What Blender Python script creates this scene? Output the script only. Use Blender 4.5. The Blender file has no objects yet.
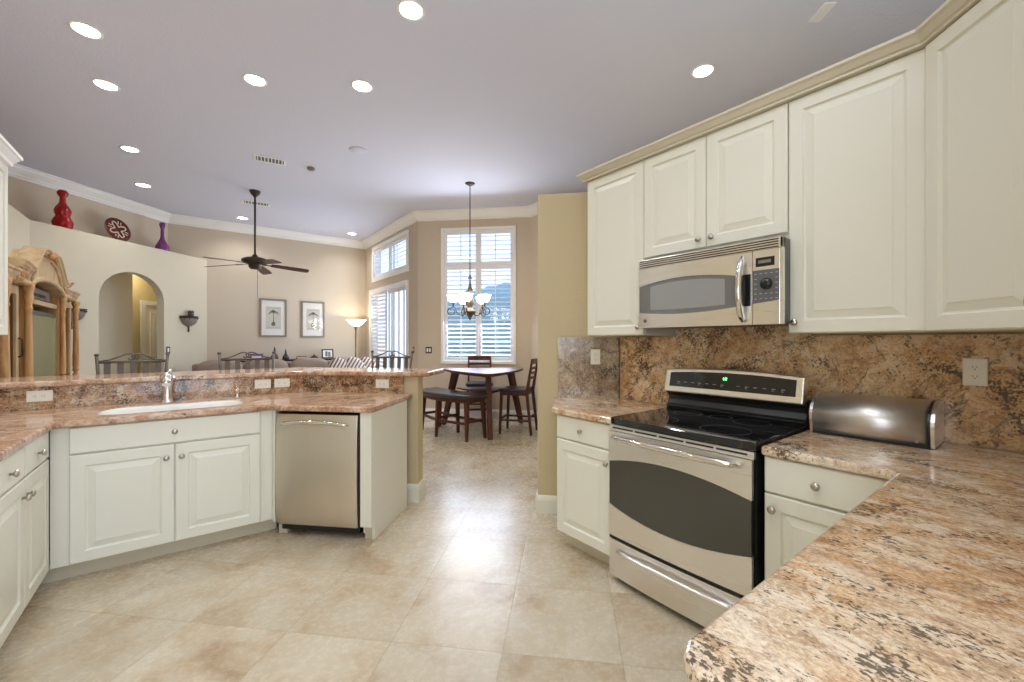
import bpy, bmesh, math, random
from math import sin, cos, pi, radians as R
from mathutils import Vector, Matrix

C = bpy.context.scene.collection
SC = bpy.context.scene
random.seed(4)
CEIL = 3.68
Q = math.sqrt(0.5)

def lin(c):
    c = c / 255.0
    return c / 12.92 if c <= 0.04045 else ((c + 0.055) / 1.055) ** 2.4
def rgb(r, g, b): return (lin(r), lin(g), lin(b), 1.0)

# ------------------------------------------------------------------ camera
cam_d = bpy.data.cameras.new('camera')
cam = bpy.data.objects.new('camera', cam_d); C.objects.link(cam)
cam.location = (0, 0, 1.355)
cam.rotation_euler = (R(90), 0, R(-37.44))
cam_d.sensor_fit = 'HORIZONTAL'; cam_d.sensor_width = 36.0
cam_d.lens = 419.0 / 1024.0 * 36.0
cam_d.clip_start = 0.03; cam_d.clip_end = 200
SC.camera = cam

# ------------------------------------------------------------------ world, exposure
SC.view_settings.view_transform = 'Standard'
SC.view_settings.look = 'None'
SC.view_settings.gamma = 1.0
SC.view_settings.use_curve_mapping = False
SC.view_settings.exposure = 0.67
SC.cycles.use_denoising = True
SC.cycles.max_bounces = 10
SC.cycles.diffuse_bounces = 6
SC.cycles.sample_clamp_indirect = 6.0
w = bpy.data.worlds.new('World'); SC.world = w; w.use_nodes = True
nt = w.node_tree; nt.nodes.clear()
wo = nt.nodes.new('ShaderNodeOutputWorld'); bg = nt.nodes.new('ShaderNodeBackground')
tc = nt.nodes.new('ShaderNodeTexCoord'); sp = nt.nodes.new('ShaderNodeSeparateXYZ'); rp = nt.nodes.new('ShaderNodeValToRGB')
nt.links.new(tc.outputs['Generated'], sp.inputs[0]); nt.links.new(sp.outputs[2], rp.inputs[0])
rp.color_ramp.elements[0].position = 0.0; rp.color_ramp.elements[0].color = (0.60, 0.74, 1.0, 1)
rp.color_ramp.elements[1].position = 0.5; rp.color_ramp.elements[1].color = (0.42, 0.60, 1.0, 1)
nt.links.new(rp.outputs[0], bg.inputs[0]); bg.inputs[1].default_value = 1.35
nt.links.new(bg.outputs[0], wo.inputs[0])

# daylight at the window and door openings, plus added side and ceiling fill
def area(name, loc, rot, sx, sy, power, col, spread=180):
    d = bpy.data.lights.new(name, 'AREA'); d.shape = 'RECTANGLE'; d.size = sx; d.size_y = sy
    d.energy = power; d.color = col; d.spread = R(spread)
    o = bpy.data.objects.new(name, d); C.objects.link(o); o.location = loc; o.rotation_euler = rot
    return o
area('daylight_rear_door', (.33, -3.1, 1.3), (R(90), 0, 0), 2.4, 2.2, 46, (0.76, 0.86, 1.0))
area('added_side_fill', (-1.2, -.9, 1.65), (R(90), 0, R(-90)), 1.5, 1.1, 15, (0.90, 0.95, 1.0))  # added fill at an unseen side window, brightens the range wall fronts
area('daylight_nook_window', (4.056 - .12, 6.284 - .12, 2.15), (R(-70), 0, R(-45)), 1.2, 2.3, 50, (0.72, 0.82, 1.0))
area('daylight_patio_door', (3.16, 8.5, 1.4), (R(-90), 0, R(-90)), 1.9, 2.2, 38, (0.74, 0.84, 1.0))
area('ceiling_fill', (.5, -0.9, 2.3), (R(180), 0, 0), 1.6, 1.6, 46, (0.80, 0.90, 1.0))  # added ambient fill behind the camera, aimed up at the ceiling

# ------------------------------------------------------------------ materials
def mat(name, col=(.8, .8, .8, 1), rough=.5, metal=0.0, spec=.5, coat=0.0, emit=None, es=0.0, alpha=None):
    m = bpy.data.materials.new(name); m.use_nodes = True
    b = m.node_tree.nodes['Principled BSDF']
    b.inputs['Base Color'].default_value = col
    b.inputs['Roughness'].default_value = rough
    b.inputs['Metallic'].default_value = metal
    b.inputs['Specular IOR Level'].default_value = spec
    b.inputs['Coat Weight'].default_value = coat
    if emit: b.inputs['Emission Color'].default_value = emit; b.inputs['Emission Strength'].default_value = es
    return m
def nodes(m): return m.node_tree.nodes, m.node_tree.links, m.node_tree.nodes['Principled BSDF']
def pos_map(N, L, scale=(1, 1, 1), rot=(0, 0, 0), obj=False):
    if obj:
        g = N.new('ShaderNodeTexCoord'); out = g.outputs['Object']
    else:
        g = N.new('ShaderNodeNewGeometry'); out = g.outputs['Position']
    mp = N.new('ShaderNodeMapping'); L.new(out, mp.inputs[0])
    mp.inputs['Scale'].default_value = scale; mp.inputs['Rotation'].default_value = rot
    return mp.outputs[0]
def noise(N, L, vec, scale, detail=4, rough=.55, dist=0.0):
    n = N.new('ShaderNodeTexNoise'); L.new(vec, n.inputs['Vector'])
    n.inputs['Scale'].default_value = scale; n.inputs['Detail'].default_value = detail
    n.inputs['Roughness'].default_value = rough; n.inputs['Distortion'].default_value = dist
    return n.outputs['Fac']
def ramp(N, L, fac, stops):
    r = N.new('ShaderNodeValToRGB'); L.new(fac, r.inputs[0]); e = r.color_ramp.elements
    while len(e) < len(stops): e.new(.5)
    for i, (p, c) in enumerate(stops): e[i].position = p; e[i].color = c
    return r.outputs[0]
def mix(N, L, fac, a, b, mode='MIX'):
    m = N.new('ShaderNodeMix'); m.data_type = 'RGBA'; m.blend_type = mode
    if isinstance(fac, float): m.inputs[0].default_value = fac
    else: L.new(fac, m.inputs[0])
    for s, v in ((6, a), (7, b)):
        if isinstance(v, tuple): m.inputs[s].default_value = v
        else: L.new(v, m.inputs[s])
    return m.outputs[2]
def mth(N, L, op, a, b=None, clamp=False):
    m = N.new('ShaderNodeMath'); m.operation = op; m.use_clamp = clamp
    for s, v in ((0, a), (1, b)):
        if v is None: continue
        if isinstance(v, (int, float)): m.inputs[s].default_value = v
        else: L.new(v, m.inputs[s])
    return m.outputs[0]
def bump(N, L, b, h, strength=.1, dist=.01):
    n = N.new('ShaderNodeBump'); n.inputs['Strength'].default_value = strength; n.inputs['Distance'].default_value = dist
    L.new(h, n.inputs['Height']); L.new(n.outputs[0], b.inputs['Normal'])
BW = ((0, 0, 0, 1), (1, 1, 1, 1))

def paint(name, col, rough=.6, bscale=60, bs=.12):
    m = mat(name, col, rough, spec=.3); N, L, b = nodes(m)
    v = pos_map(N, L); bump(N, L, b, noise(N, L, v, bscale, 3), bs, .01)
    return m
def granite(name, pal, fleck=.62, stretch=(1, 1, 1), rot=(0, 0, 0), rough=.12, grain=.5, vein=0.0):
    """pal: 0 light, 1 mid, 2 body, 3 warm, 4 pale crystal, 5 brown, 6 near-black"""
    m = mat(name, rough=rough, spec=.5); N, L, b = nodes(m)
    v = pos_map(N, L, stretch, rot)
    big = noise(N, L, v, 2.2, 5, .55, 1.0)
    base = ramp(N, L, big, [(.32, pal[0]), (.44, pal[2]), (.52, pal[3]), (.58, pal[2]), (.70, pal[1])])
    fine = noise(N, L, v, 105, 5, .75, .3)
    cf = ramp(N, L, fine, [(.40, pal[5]), (.47, pal[1]), (.53, pal[2]), (.61, pal[4])])
    c = mix(N, L, grain, base, cf)
    med = noise(N, L, v, 20, 8, .8, .5)
    mk = ramp(N, L, med, [(.49, BW[0]), (.60, BW[1])])
    c = mix(N, L, mth(N, L, 'MULTIPLY', mk, .68), c, pal[5])
    pc = ramp(N, L, noise(N, L, v, 12, 8, .8, .6), [(.48, BW[0]), (.60, BW[1])])
    c = mix(N, L, mth(N, L, 'MULTIPLY', pc, .68), c, pal[4])
    zn = ramp(N, L, noise(N, L, v, 2.6, 6, .65, .8), [(.46, BW[0]), (.60, BW[1])])
    c = mix(N, L, mth(N, L, 'MULTIPLY', zn, .45), c, mix(N, L, .5, c, pal[3]), 'MULTIPLY')
    cl = noise(N, L, v, 3.6, 5, .6, 1.6); fl = noise(N, L, v, 90, 4, .65, .3)
    s = mth(N, L, 'ADD', mth(N, L, 'MULTIPLY', cl, .6), mth(N, L, 'MULTIPLY', fl, .6))
    fm = ramp(N, L, s, [(fleck, BW[0]), (fleck + .03, BW[1])])
    c = mix(N, L, mth(N, L, 'MULTIPLY', fm, .85), c, pal[6])
    if vein:
        vn = noise(N, L, v, 1.7, 7, .62, .9)
        d = mth(N, L, 'ABSOLUTE', mth(N, L, 'SUBTRACT', vn, .5))
        d = mth(N, L, 'ADD', d, mth(N, L, 'MULTIPLY', fl, .05))
        vm = ramp(N, L, d, [(.026, BW[1]), (.036, BW[0])])
        c = mix(N, L, mth(N, L, 'MULTIPLY', vm, vein), c, pal[6])
    L.new(c, b.inputs['Base Color'])
    return m
M = {}
M['cab'] = mat('cream_lacquer', rgb(228, 226, 211), .32, spec=.45)
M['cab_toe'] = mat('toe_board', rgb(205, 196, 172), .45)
M['ceil'] = paint('ceiling_paint', rgb(212, 213, 226), .85, 45, .25)
M['trimw'] = mat('white_trim', rgb(240, 238, 234), .4)
M['wall'] = paint('wall_beige', rgb(206, 196, 173), .75)
M['wall_b'] = paint('wall_taupe', rgb(204, 189, 168), .75)
M['wall_hall'] = paint('wall_hall', rgb(206, 188, 134), .75)
M['wall_k'] = paint('wall_tan', rgb(200, 184, 148), .6, 40, .3)
M['shut'] = mat('shutter_white', rgb(236, 236, 238), .4)
cream, gold, tan, rust, pale, brown, black = rgb(226, 204, 176), rgb(196, 150, 96), rgb(208, 172, 134), rgb(178, 122, 76), rgb(236, 222, 200), rgb(140, 98, 66), rgb(46, 40, 34)
M['gr_front'] = granite('granite_cream_gold', (rgb(226, 208, 184), rgb(188, 154, 118), rgb(212, 186, 152), rgb(212, 160, 98), rgb(240, 228, 208), rgb(146, 108, 78), rgb(62, 50, 38)), fleck=.670, stretch=(1.5, .9, 1), rot=(0, 0, R(-14)), grain=.5)
M['gr_splash'] = granite('granite_brown', (rgb(236, 206, 164), rgb(204, 162, 114), rgb(226, 190, 142), rgb(206, 156, 104), rgb(242, 222, 190), rgb(130, 90, 58), rgb(46, 36, 28)), fleck=.660, grain=.5, rough=.16, vein=.7)
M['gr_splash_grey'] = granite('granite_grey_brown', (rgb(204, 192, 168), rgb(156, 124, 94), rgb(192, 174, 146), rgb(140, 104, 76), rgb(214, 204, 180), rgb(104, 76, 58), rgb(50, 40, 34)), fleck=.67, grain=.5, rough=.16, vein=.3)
M['gr_island'] = granite('granite_pink_tan', (rgb(220, 192, 168), rgb(180, 138, 106), rgb(202, 168, 138), rgb(182, 134, 96), rgb(230, 212, 192), rgb(140, 100, 74), rgb(84, 62, 48)), fleck=.70, stretch=(.8, 1.8, 1), grain=.45)
M['gr_island_splash'] = granite('granite_speckled_brown', (rgb(212, 178, 136), rgb(170, 126, 86), rgb(196, 156, 114), rgb(160, 112, 74), rgb(232, 216, 186), rgb(110, 76, 52), rgb(48, 36, 30)), fleck=.64, grain=.6, rough=.16, vein=.2)

def steel(name, col=(0.86, 0.84, 0.81, 1), rough=.27, sc=(2, 2, 260)):
    m = mat(name, col, rough, 1.0); N, L, b = nodes(m)
    v = pos_map(N, L, sc); n = noise(N, L, v, 1.0, 3, .6)
    r = N.new('ShaderNodeMapRange'); L.new(n, r.inputs[0]); r.inputs[3].default_value = rough - .02; r.inputs[4].default_value = rough + .05
    L.new(r.outputs[0], b.inputs['Roughness']); bump(N, L, b, n, .008, .001)
    return m
M['steel'] = steel('brushed_steel')
M['steel_dw'] = steel('dishwasher_steel', (0.72, 0.67, 0.59, 1), .36)
M['chrome'] = mat('polished_steel', (.78, .76, .72, 1), .12, 1.0)
M['nickel'] = mat('satin_nickel', (.72, .70, .67, 1), .25, 1.0)
M['nickel_d'] = mat('dark_nickel', (.38, .36, .33, 1), .3, 1.0)
M['blackgl'] = mat('black_glass', (.012, .012, .013, 1), .05, spec=.6)
M['ovengl'] = mat('oven_glass', (.05, .048, .036, 1), .06, spec=.8)
M['mwgl'] = mat('microwave_glass', (.16, .16, .155, 1), .12, spec=.7)
M['mwscr'] = mat('microwave_screen', (.30, .30, .29, 1), .18, spec=.6)
M['black'] = mat('black_enamel', (.012, .012, .012, 1), .3)
M['charc'] = mat('keypad_charcoal', (.07, .07, .07, 1), .35)
M['grey'] = mat('grey_print', (.45, .45, .43, 1), .5)
M['green'] = mat('green_digits', (.05, .3, .05, 1), .5, emit=(.15, 1, .2, 1), es=3)
M['plate'] = mat('outlet_ivory', rgb(236, 232, 218), .35)
M['slot'] = mat('outlet_slot', (.03, .03, .03, 1), .5)
M['porc'] = mat('white_porcelain', rgb(240, 240, 236), .15, spec=.6)
M['iron'] = mat('dark_bronze_iron', (.055, .04, .032, 1), .4, .6)
M['iron2'] = mat('taupe_iron', (.14, .11, .085, 1), .45, .3)
M['lamp'] = mat('lit_lamp', (1, 1, 1, 1), .5, emit=(1.0, .95, .86, 1), es=14)
M['shade'] = mat('lit_frosted_glass', (.95, .93, .88, 1), .4, emit=(1.0, .90, .74, 1), es=3.2)
M['shade2'] = mat('lit_alabaster', (.95, .93, .88, 1), .4, emit=(1.0, .90, .70, 1), es=2.2)
M['red'] = mat('red_glass', rgb(158, 6, 8), .10, spec=.5)
M['purple'] = mat('purple_glass', rgb(116, 44, 116), .1, spec=.8)
M['mauve'] = mat('mauve_box', rgb(150, 110, 160), .5)
M['maroon'] = mat('maroon_glaze', rgb(88, 26, 24), .25)
M['cream_g'] = mat('cream_glaze', rgb(222, 204, 178), .3)
M['sofa'] = paint('sofa_taupe', rgb(148, 130, 116), .9, 120, .3)
M['leather'] = mat('dark_leather', rgb(52, 42, 42), .35, spec=.5)
M['leather_b'] = mat('dark_leather_blue', rgb(44, 46, 60), .3, spec=.5)
M['art'] = mat('art_paper', rgb(206, 200, 186), .6)
M['matbd'] = mat('white_mount', rgb(232, 228, 220), .6)
M['artink'] = mat('art_ink', rgb(120, 116, 104), .7)
M['frame'] = mat('pewter_frame', rgb(140, 130, 116), .4, .3)
M['dframe'] = mat('dark_frame', rgb(54, 34, 28), .4)
M['tvgl'] = mat('tv_screen', rgb(122, 120, 84), .25, spec=.6)
M['tvcase'] = mat('tv_case', rgb(60, 62, 60), .4)
M['sconce'] = mat('smoky_glass', rgb(128, 118, 108), .4)
M['jar'] = mat('dark_jar', rgb(74, 66, 62), .3)
M['knob'] = mat('knob_nickel', (.52, .48, .42, 1), .28, 1.0)
M['switch'] = mat('bronze_plate', rgb(62, 50, 42), .4, .4)

m = mat('clear_glass'); N = m.node_tree.nodes; L = m.node_tree.links; N.clear()
o_ = N.new('ShaderNodeOutputMaterial'); t_ = N.new('ShaderNodeBsdfTransparent'); g_ = N.new('ShaderNodeBsdfGlossy'); x_ = N.new('ShaderNodeMixShader')
g_.inputs['Roughness'].default_value = .02; f_ = N.new('ShaderNodeLayerWeight'); f_.inputs[0].default_value = .5
p_ = N.new('ShaderNodeMath'); p_.operation = 'POWER'; L.new(f_.outputs['Facing'], p_.inputs[0]); p_.inputs[1].default_value = 4.0
q_ = N.new('ShaderNodeMath'); q_.operation = 'MULTIPLY_ADD'; L.new(p_.outputs[0], q_.inputs[0]); q_.inputs[1].default_value = .35; q_.inputs[2].default_value = .03
L.new(q_.outputs[0], x_.inputs[0]); L.new(t_.outputs[0], x_.inputs[1]); L.new(g_.outputs[0], x_.inputs[2]); L.new(x_.outputs[0], o_.inputs[0])
M['glass'] = m

def wood(name, c1, c2, rough=.35, sc=(1, 1, .08), s=14):
    m = mat(name, rough=rough, spec=.4); N, L, b = nodes(m)
    v = pos_map(N, L, sc); n = noise(N, L, v, s, 5, .6, .6)
    L.new(ramp(N, L, n, [(.3, c1), (.7, c2)]), b.inputs['Base Color']); return m
M['cherry'] = wood('dark_cherry_wood', rgb(58, 26, 20), rgb(98, 50, 36), .46)
M['pine'] = wood('distressed_pine', rgb(158, 104, 52), rgb(206, 162, 106), .5, (1, 1, .12), 18)
M['pine_w'] = wood('whitewashed_pine', rgb(170, 134, 90), rgb(206, 180, 140), .55, (1, 1, .3), 10)
M['fanblade'] = wood('walnut_blade', rgb(62, 32, 22), rgb(98, 54, 38), .35)

# pillow stripes
m = mat('striped_cloth', rough=.9); N, L, b = nodes(m)
wv = N.new('ShaderNodeTexWave'); tco = N.new('ShaderNodeTexCoord'); L.new(tco.outputs['Object'], wv.inputs[0]); wv.inputs['Scale'].default_value = 5
L.new(ramp(N, L, wv.outputs['Fac'], [(.35, rgb(96, 76, 74)), (.6, rgb(196, 180, 164))]), b.inputs['Base Color']); M['stripe'] = m

# travertine floor: tiles 0.509 m, laid at 45 degrees to the cabinets
m = mat('travertine_tiles', rough=.3, spec=.45); N, L, b = nodes(m)
g = N.new('ShaderNodeNewGeometry'); s = N.new('ShaderNodeSeparateXYZ'); L.new(g.outputs['Position'], s.inputs[0])
P_ = .509
def tile_axis(sign, off):
    a = mth(N, L, 'ADD', s.outputs[1], s.outputs[0]) if sign > 0 else mth(N, L, 'SUBTRACT', s.outputs[1], s.outputs[0])
    return mth(N, L, 'DIVIDE', mth(N, L, 'SUBTRACT', mth(N, L, 'MULTIPLY', a, Q), off), P_)
ua = tile_axis(1, 2.545 * Q); ub = tile_axis(-1, .395 * Q)
def edge(u):
    fr = mth(N, L, 'FRACT', u); return mth(N, L, 'MINIMUM', fr, mth(N, L, 'SUBTRACT', 1.0, fr))
ed = mth(N, L, 'MINIMUM', edge(ua), edge(ub))
cmb = N.new('ShaderNodeCombineXYZ'); L.new(mth(N, L, 'FLOOR', ua), cmb.inputs[0]); L.new(mth(N, L, 'FLOOR', ub), cmb.inputs[1])
wn = N.new('ShaderNodeTexWhiteNoise'); L.new(cmb.outputs[0], wn.inputs[0])
vm = N.new('ShaderNodeVectorMath'); vm.operation = 'MULTIPLY_ADD'; L.new(wn.outputs['Color'], vm.inputs[0]); vm.inputs[1].default_value = (9, 9, 9); L.new(g.outputs['Position'], vm.inputs[2])
mp = N.new('ShaderNodeMapping'); L.new(vm.outputs[0], mp.inputs[0]); mp.inputs['Rotation'].default_value = (0, 0, R(45)); mp.inputs['Scale'].default_value = (1, 1.2, 1)
n1 = noise(N, L, mp.outputs[0], 2.4, 8, .62, .5); n2 = noise(N, L, mp.outputs[0], 30, 8, .75)
c = ramp(N, L, n1, [(.30, rgb(170, 142, 108)), (.41, rgb(196, 176, 146)), (.50, rgb(208, 193, 168)), (.62, rgb(216, 205, 184)), (.74, rgb(194, 172, 140))])
c = mix(N, L, .10, c, ramp(N, L, n2, [(.4, rgb(180, 154, 122)), (.6, rgb(226, 216, 198))]))
tone = ramp(N, L, wn.outputs['Value'], [(0, (.78, .775, .755, 1)), (1, (.92, .92, .91, 1))])
c = mix(N, L, 1.0, c, tone, 'MULTIPLY')
gm = ramp(N, L, ed, [(.0045, BW[1]), (.008, BW[0])])
c = mix(N, L, mth(N, L, 'MULTIPLY', gm, .5), c, rgb(156, 136, 106))
L.new(c, b.inputs['Base Color'])
rr = N.new('ShaderNodeMapRange'); L.new(n2, rr.inputs[0]); rr.inputs[3].default_value = .20; rr.inputs[4].default_value = .34; L.new(rr.outputs[0], b.inputs['Roughness'])
bump(N, L, b, mth(N, L, 'SUBTRACT', mth(N, L, 'MULTIPLY', n2, .05), gm), .25, .002)
M['floor'] = m
M['hedge'] = paint('hedge_leaves', rgb(150, 186, 186), .8, 30, 1.0)
M['patio'] = paint('patio_concrete', rgb(200, 196, 190), .8)

# ------------------------------------------------------------------ mesh helpers
class MB:
    def __init__(s): s.bm = bmesh.new(); s.T = Matrix.Identity(4)
    def v(s, p): return s.bm.verts.new(s.T @ Vector(p))
    def f(s, vs, smooth=False):
        try:
            fc = s.bm.faces.new(vs); fc.smooth = smooth; return fc
        except ValueError: return None
    def box(s, x0, y0, z0, x1, y1, z1):
        p = [s.v((x, y, z)) for z in (z0, z1) for (x, y) in ((x0, y0), (x1, y0), (x1, y1), (x0, y1))]
        for q in ((3, 2, 1, 0), (4, 5, 6, 7), (0, 1, 5, 4), (1, 2, 6, 5), (2, 3, 7, 6), (3, 0, 4, 7)): s.f([p[i] for i in q])
        return s
    def frustum(s, c0, a0, b0, c1, a1, b1):
        """tapered bar between two centres with rectangular sections (a along x, b along y)"""
        r0 = [s.v((c0[0] + i * a0 / 2, c0[1] + j * b0 / 2, c0[2])) for i, j in ((-1, -1), (1, -1), (1, 1), (-1, 1))]
        r1 = [s.v((c1[0] + i * a1 / 2, c1[1] + j * b1 / 2, c1[2])) for i, j in ((-1, -1), (1, -1), (1, 1), (-1, 1))]
        s.f(r0[::-1]); s.f(r1)
        for i in range(4): s.f([r0[i], r0[(i + 1) % 4], r1[(i + 1) % 4], r1[i]])
        return s
    def prism(s, poly, z0, z1, axis='z', smooth=False):
        def P(a, b, c): return (a, b, c) if axis == 'z' else ((a, c, b) if axis == 'y' else (c, a, b))
        lo = [s.v(P(a, b, z0)) for a, b in poly]; hi = [s.v(P(a, b, z1)) for a, b in poly]
        s.f(lo[::-1]); s.f(hi)
        n = len(poly)
        for i in range(n): s.f([lo[i], lo[(i + 1) % n], hi[(i + 1) % n], hi[i]], smooth)
        return s
    def rings(s, rings, smooth=True, cap=True, closed=True):
        rs = [[s.v(p) for p in r] for r in rings]
        n = len(rs[0])
        for a, b in zip(rs, rs[1:]):
            for i in range(n if closed else n - 1): s.f([a[i], a[(i + 1) % n], b[(i + 1) % n], b[i]], smooth)
        if cap: s.f(rs[0][::-1]); s.f(rs[-1])
        return s
    def lathe(s, prof, c=(0, 0, 0), n=24, axis='z', smooth=True, cap=True, a0=0):
        out = []
        for r, h in prof:
            ring = []
            for i in range(n):
                a = 2 * pi * i / n + a0; x, y = max(r, 1e-4) * cos(a), max(r, 1e-4) * sin(a)
                ring.append((c[0] + x, c[1] + y, c[2] + h) if axis == 'z' else ((c[0] + x, c[1] - h, c[2] + y) if axis == '-y' else (c[0] + h, c[1] + x, c[2] + y)))
            out.append(ring)
        return s.rings(out, smooth, cap)
    def tube(s, pts, r, n=8, cap=True):
        pts = [Vector(p) for p in pts]; rs = r if isinstance(r, (list, tuple)) else [r] * len(pts)
        out = []; up = None
        for i, p in enumerate(pts):
            d = (pts[min(i + 1, len(pts) - 1)] - pts[max(i - 1, 0)]).normalized()
            if up is None: up = Vector((0, 0, 1)) if abs(d.z) < .9 else Vector((1, 0, 0))
            a = d.cross(up).normalized(); b_ = a.cross(d).normalized(); up = b_
            out.append([tuple(p + a * (cos(2 * pi * k / n) * rs[i]) + b_ * (sin(2 * pi * k / n) * rs[i])) for k in range(n)])
        return s.rings(out, True, cap)
    def door(s, w, h, t=.021, m=.062, raised=True, x0=0, z0=0, y=0):
        """raised-panel front in the XZ plane, face towards -y at y"""
        R_ = [(0, .005), (.005, 0)]
        if raised: R_ += [(m, 0), (m + .005, .008), (m + .011, .010), (m + .040, .002), (m + .044, .0)]
        rs = []
        for ins, d in [(0, t)] + R_:
            rs.append([(x0 + a, y + d, z0 + b) for a, b in ((ins, ins), (w - ins, ins), (w - ins, h - ins), (ins, h - ins))])
        return s.rings(rs, False, True)
    def build(s, name, m, parent=None, bevel=0, seg=2, loc=None, rotz=None, sub=0):
        bmesh.ops.recalc_face_normals(s.bm, faces=s.bm.faces[:])
        me = bpy.data.meshes.new(name); s.bm.to_mesh(me); s.bm.free()
        o = bpy.data.objects.new(name, me); C.objects.link(o)
        for mm in (m if isinstance(m, list) else [m]): me.materials.append(mm)
        if parent: o.parent = parent
        if loc: o.location = loc
        if rotz is not None: o.rotation_euler = (0, 0, rotz)
        if bevel:
            bv = o.modifiers.new('bevel', 'BEVEL'); bv.width = bevel; bv.segments = seg; bv.limit_method = 'ANGLE'; bv.angle_limit = R(35)
        if sub:
            sd = o.modifiers.new('subsurf', 'SUBSURF'); sd.levels = sub; sd.render_levels = sub
        return o
def tag(o, label, cat, group=None, kind=None):
    o['label'] = label; o['category'] = cat
    if group: o['group'] = group
    if kind: o['kind'] = kind
    return o
def thing(name, label, cat, loc=(0, 0, 0), rz=0, group=None):
    o = bpy.data.objects.new(name, None); C.objects.link(o); o.location = loc; o.rotation_euler = (0, 0, R(rz))
    o.empty_display_size = .1
    return tag(o, label, cat, group)
def struct(name, mb, m, **k):
    o = mb.build(name, m, **k); o['kind'] = 'structure'; return o
def kids(o): return [c for c in C.objects if c.parent == o]
def copy_tree(o, parent=None):
    ch = kids(o); c = o.copy(); C.objects.link(c); c.parent = parent
    for k in ch: copy_tree(k, c)
    return c
def slab_holes(outer, holes, z0, z1):
    mb = MB(); bm = mb.bm; edges = []
    for loop in [outer] + holes:
        vs = [bm.verts.new((x, y, z1)) for x, y in loop]
        edges += [bm.edges.new((vs[i], vs[(i + 1) % len(vs)])) for i in range(len(vs))]
    bmesh.ops.triangle_fill(bm, edges=edges, use_beauty=True, use_dissolve=False)
    fs = bm.faces[:]
    r = bmesh.ops.extrude_face_region(bm, geom=fs)
    for v in [g for g in r['geom'] if isinstance(g, bmesh.types.BMVert)]: v.co.z = z0
    bmesh.ops.dissolve_limit(bm, angle_limit=R(1), verts=bm.verts[:], edges=bm.edges[:])
    return mb
def wall_cells(mb, w, z0, z1, t, holes):
    """wall in local frame, face at y=0, body to y=t; holes (x0,z0,x1,z1)"""
    xs = sorted({0, w} | {h[0] for h in holes} | {h[2] for h in holes}); zs = sorted({z0, z1} | {h[1] for h in holes} | {h[3] for h in holes})
    for xa, xb in zip(xs, xs[1:]):
        for za, zb in zip(zs, zs[1:]):
            cx, cz = (xa + xb) / 2, (za + zb) / 2
            if any(h[0] < cx < h[2] and h[1] < cz < h[3] for h in holes): continue
            mb.box(xa, 0, za, xb, t, zb)
    bmesh.ops.remove_doubles(mb.bm, verts=mb.bm.verts[:], dist=1e-5)
    # drop the inner faces the cells share
    seen = {}
    for f in mb.bm.faces[:]:
        k = tuple(sorted(v.index for v in f.verts))
    mb.bm.verts.index_update()
    for f in mb.bm.faces[:]:
        k = tuple(sorted(v.index for v in f.verts)); seen.setdefault(k, []).append(f)
    dd = [f for fs in seen.values() if len(fs) > 1 for f in fs]
    if dd: bmesh.ops.delete(mb.bm, geom=dd, context='FACES')
    return mb

# ------------------------------------------------------------------ room shell
FP = [(-4.2, -3.4), (6.2, -3.4), (6.2, 5.55), (5.0, 5.55), (3.42, 7.14), (3.42, 12.2), (-4.2, 12.2)]
struct('floor', MB().prism(FP, -.12, 0), M['floor'])
struct('ceiling', MB().prism(FP, CEIL, CEIL + .12), M['ceil'])
struct('wall_back', MB().box(-.338, 9.97, 0, 3.42, 10.12, CEIL), M['wall_b'])
# window wall, local x runs from y=9.97 down
WW = MB(); wall_cells(WW, 2.897, 0, CEIL, .15, [(.39, 0, 2.44, 2.456), (.585, 2.735, 2.44, 3.40)])
struct('wall_window', WW, M['wall_b'], loc=(3.27, 9.97, 0), rotz=R(-90))
NW = MB(); wall_cells(NW, 2.065, 0, CEIL, .15, [(.468, .977, 1.765, 3.35)])
struct('wall_nook', NW, M['wall_b'], loc=(3.267, 7.073, 0), rotz=R(-45))
struct('wall_right', MB().prism([(4.727, 5.40), (6.06, 5.40), (6.06, -3.2), (6.2, -3.2), (6.2, 5.55), (4.89, 5.55), (4.727, 5.613)], 0, CEIL), M['wall_b'])
# partial-height kitchen wall block with the plant shelf on top
struct('wall_kitchen', MB().prism([(2.173, 2.507), (2.64, 2.04), (2.64, -.36), (.60, -.36), (.60, -.5), (6.058, -.5), (6.058, 5.25), (4.916, 5.25)], 0, 2.515), M['wall_k'], bevel=.008)
struct('wall_left', wall_cells(MB(), 7.6, 0, CEIL, .14, [(1.65, 1.1, 3.15, 2.2)]), M['wall_k'], loc=(-1.26, -3.3, 0), rotz=R(90))
struct('wall_living_left', MB().box(-1.80, 4.30, 0, -1.654, 8.076, 2.78), M['wall'])
struct('wall_rear', wall_cells(MB(), 7.45, 0, CEIL, .15, [(4.433, 0, 7.033, 2.4)]), M['wall'], loc=(6.06, -3.2, 0), rotz=R(180))
# plant ledge above the arch wall
struct('wall_ledge', MB().prism([(-1.654, 4.2), (-1.654, 8.076), (.24, 9.97), (-.338, 9.97), (-.338, 11.4), (-3.6, 8.2), (-3.6, 4.2)], 2.78, 2.92), M['wall'])
struct('wall_upper', MB().prism([(-.338, 9.972), (-3.6, 6.71), (-3.6, 6.95), (-.338, 10.2)], 2.92, CEIL), M['wall_b'])
struct('wall_upper_left', MB().box(-3.7, 4.2, 2.92, -3.6, 6.95, CEIL), M['wall_b'])
struct('wall_upper_near', MB().box(-3.6, 4.16, 2.92, -1.40, 4.30, CEIL), M['wall_b'])
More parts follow.
